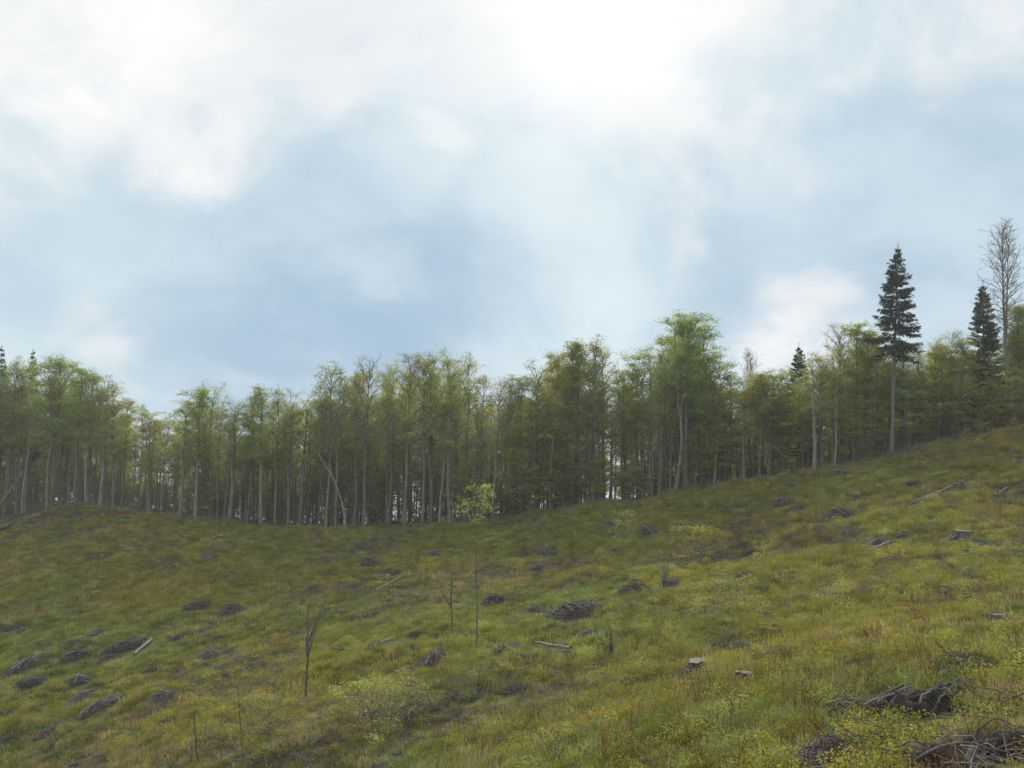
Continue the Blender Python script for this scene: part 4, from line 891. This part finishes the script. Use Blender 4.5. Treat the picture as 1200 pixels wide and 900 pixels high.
put('twig_litter', 'thin grey dead twigs littering the ground', 'twigs', x, y, S_LIT, 0.6, 1.3, np.ones((len(x), 3)), grow=0.004)

# the far side of the wood, which reads as one dark mass between the trunks
def joined(ms):
    names = [k for k in ms]; return [ms[k] for k in names]
fw = []
for b0 in np.arange(33, 62, 4.0):
    uu = np.arange(-60, 1270, 15.0) + rs.uniform(-7, 7, len(np.arange(-60, 1270, 15.0)))
    for u_ in uu:
        if 702 < u_ < 726 or rs.rand() < 0.16: continue
        yy = edge_d(u_) + b0 + rs.uniform(-2, 2); xx = (u_ - 600)/1000*yy; zz = tz(xx, yy); hh = ratio(skyline(u_) + 40 + rs.uniform(0, 50))*yy - zz
        fw.append((xx, yy, zz, max(hh, 4)))
fw = np.array(fw); npt = len(fw)
def full_tree_mesh(kind, i):
    v = VAR[kind][i]; bm_o = []
    a = MB(); mats = []
    out = bpy.data.meshes.new('far_tree'); vs = []; fs = []; mi = []; off = 0
    for k, me in v.items():
        n = len(me.vertices); co = np.empty(n*3, np.float32); me.vertices.foreach_get('co', co); vs.append(co.reshape(-1, 3))
        lp = np.empty(len(me.loops), np.int32); me.loops.foreach_get('vertex_index', lp); fs.append(lp.reshape(-1, 4) + off); mi += [len(mats)]*len(me.polygons); mats.append(me.materials[0]); off += n
    a.add(np.concatenate(vs), np.concatenate(fs)); out = a.mesh('far_tree', mats[0])
    for mm in mats[1:]: out.materials.append(mm)
    out.polygons.foreach_set('material_index', np.array(mi, np.int32)); return out
srcs = [full_tree_mesh('yellow', 1), full_tree_mesh('green', 0), full_tree_mesh('sparse', 0), full_tree_mesh('under', 0)]
pk = rs.choice(4, npt, p=[0.17, 0.17, 0.36, 0.30]); hz_ = fw[:, 3]/24.0*np.where(pk == 3, 0.6, 1.0)
scatter('far_wood', 'dim far side of the wood seen between the nearer trunks', 'wood', fw[:, :3], np.column_stack([rs.normal(0, .03, npt), rs.normal(0, .03, npt), rs.rand(npt)*6.28]),
        np.column_stack([np.where(pk == 3, 0.8, 0.9)*np.ones(npt), np.where(pk == 3, 0.8, 0.9)*np.ones(npt), hz_]), pk, np.ones((npt, 3)), srcs)
print('TREES deep', cnt, 'objects', len(bpy.data.objects))

# ------------------------------------------------------------------ thin haze volume, added to lift the dark tones
hz_m, q = new_mat('haze'); pv = q.n('ShaderNodeVolumePrincipled'); pv.inputs['Color'].default_value = (0.97, 0.98, 1.0, 1); pv.inputs['Density'].default_value = 0.00028; pv.inputs['Anisotropy'].default_value = 0.3
oo = q.n('ShaderNodeOutputMaterial'); hz_m.node_tree.links.new(pv.outputs[0], oo.inputs['Volume'])
hx0, hx1, hy0, hy1 = gx[0] - 1, gx[-1] + 1, gy[0] - 1, gy[-1] + 1; hb, ht = float(gz.min()) - 1, max(float(gz.max()), 42.0) + 2
hv = np.array([(x_, y_, z_) for z_ in (hb, ht) for y_ in (hy0, hy1) for x_ in (hx0, hx1)]); mh = MB()
mh.add(hv, [(0, 2, 3, 1), (4, 5, 7, 6), (0, 1, 5, 4), (2, 6, 7, 3), (0, 4, 6, 2), (1, 3, 7, 5)])
hz_o = ob('haze', mh.mesh('haze', hz_m)); hz_o['kind'] = 'stuff'; hz_o['label'] = 'thin haze added over the hillside to lift its dark tones'; hz_o['category'] = 'haze'
print('haze box', hb, ht)

# ------------------------------------------------------------------ labels that tell look-alikes apart by the things they stand near
ORD = ['first', 'second', 'third', 'fourth', 'fifth', 'sixth', 'seventh', 'eighth', 'ninth', 'tenth', 'eleventh', 'twelfth', 'thirteenth', 'fourteenth', 'fifteenth', 'sixteenth', 'seventeenth', 'eighteenth', 'nineteenth', 'twentieth'] + ['twenty-' + w_ for w_ in ('first', 'second', 'third', 'fourth', 'fifth', 'sixth', 'seventh', 'eighth', 'ninth')] + ['thirtieth']
KIND = {'green': 'leafy green edge beech', 'yellow': 'yellow-green edge beech', 'bud': 'brownish budding edge beech', 'sparse': 'slender thin-crowned edge beech', 'under': 'low leafy young beech'}
ANCH = [(25, 'forked snag'), (400, 'leaning snag'), (515, 'whitish birch'), (792, 'highest green beech'), (1046, 'lone spruce'), (1178, 'tall leafless tree')]
seen = {}
for u, k, t_ in EDGE_T:
    au, an = min(ANCH, key=lambda a: abs(a[0] - u)); side = u >= au
    if au == 25: way = 'toward the leaning snag' if side else 'away from the clearing'
    elif side: way = 'toward the lone spruce' if au < 1046 else 'up the slope'
    else: way = 'toward the knoll'
    seen.setdefault((k, an, way), []).append((abs(u - au), t_))
for (k, an, way), lst in seen.items():
    for i, (_, t_) in enumerate(sorted(lst, key=lambda a: a[0])): t_['label'] = f'{KIND[k]}, {ORD[i]} from the {an} {way}'
SA = [((168, 760), 'pale bleached log'), ((358, 822), 'dark forked dead sapling'), ((557, 764), 'tall bright-crowned sapling'), ((648, 760), 'bark-stripped log'), ((817, 784), 'stump with pale cut top'), ((1128, 630), 'broad flat stump'),
      ((960, 630), 'leafless grey bush'), ((1078, 832), 'uprooted stump above the hollow'), ((456, 686), 'thin log on bright grass'), ((40, 608), 'fallen trunk on the knoll'), ((1046, 532), 'lone spruce'), ((221, 629), 'short level log')]
SA = [(ground_hit(*p_), n_) for p_, n_ in SA]; seen = {}
for k, t_ in SLOPE_T:
    pa, an = min(SA, key=lambda a: (a[0] - t_.location).length)
    seen.setdefault((k, an), []).append(((pa - t_.location).length, t_))
for (k, an), lst in seen.items():
    for i, (_, t_) in enumerate(sorted(lst, key=lambda a: a[0])): t_['label'] = f'{k} on the slope, ' + (f'nearest to the {an}' if i == 0 else f'{ORD[i]} nearest to the {an}')
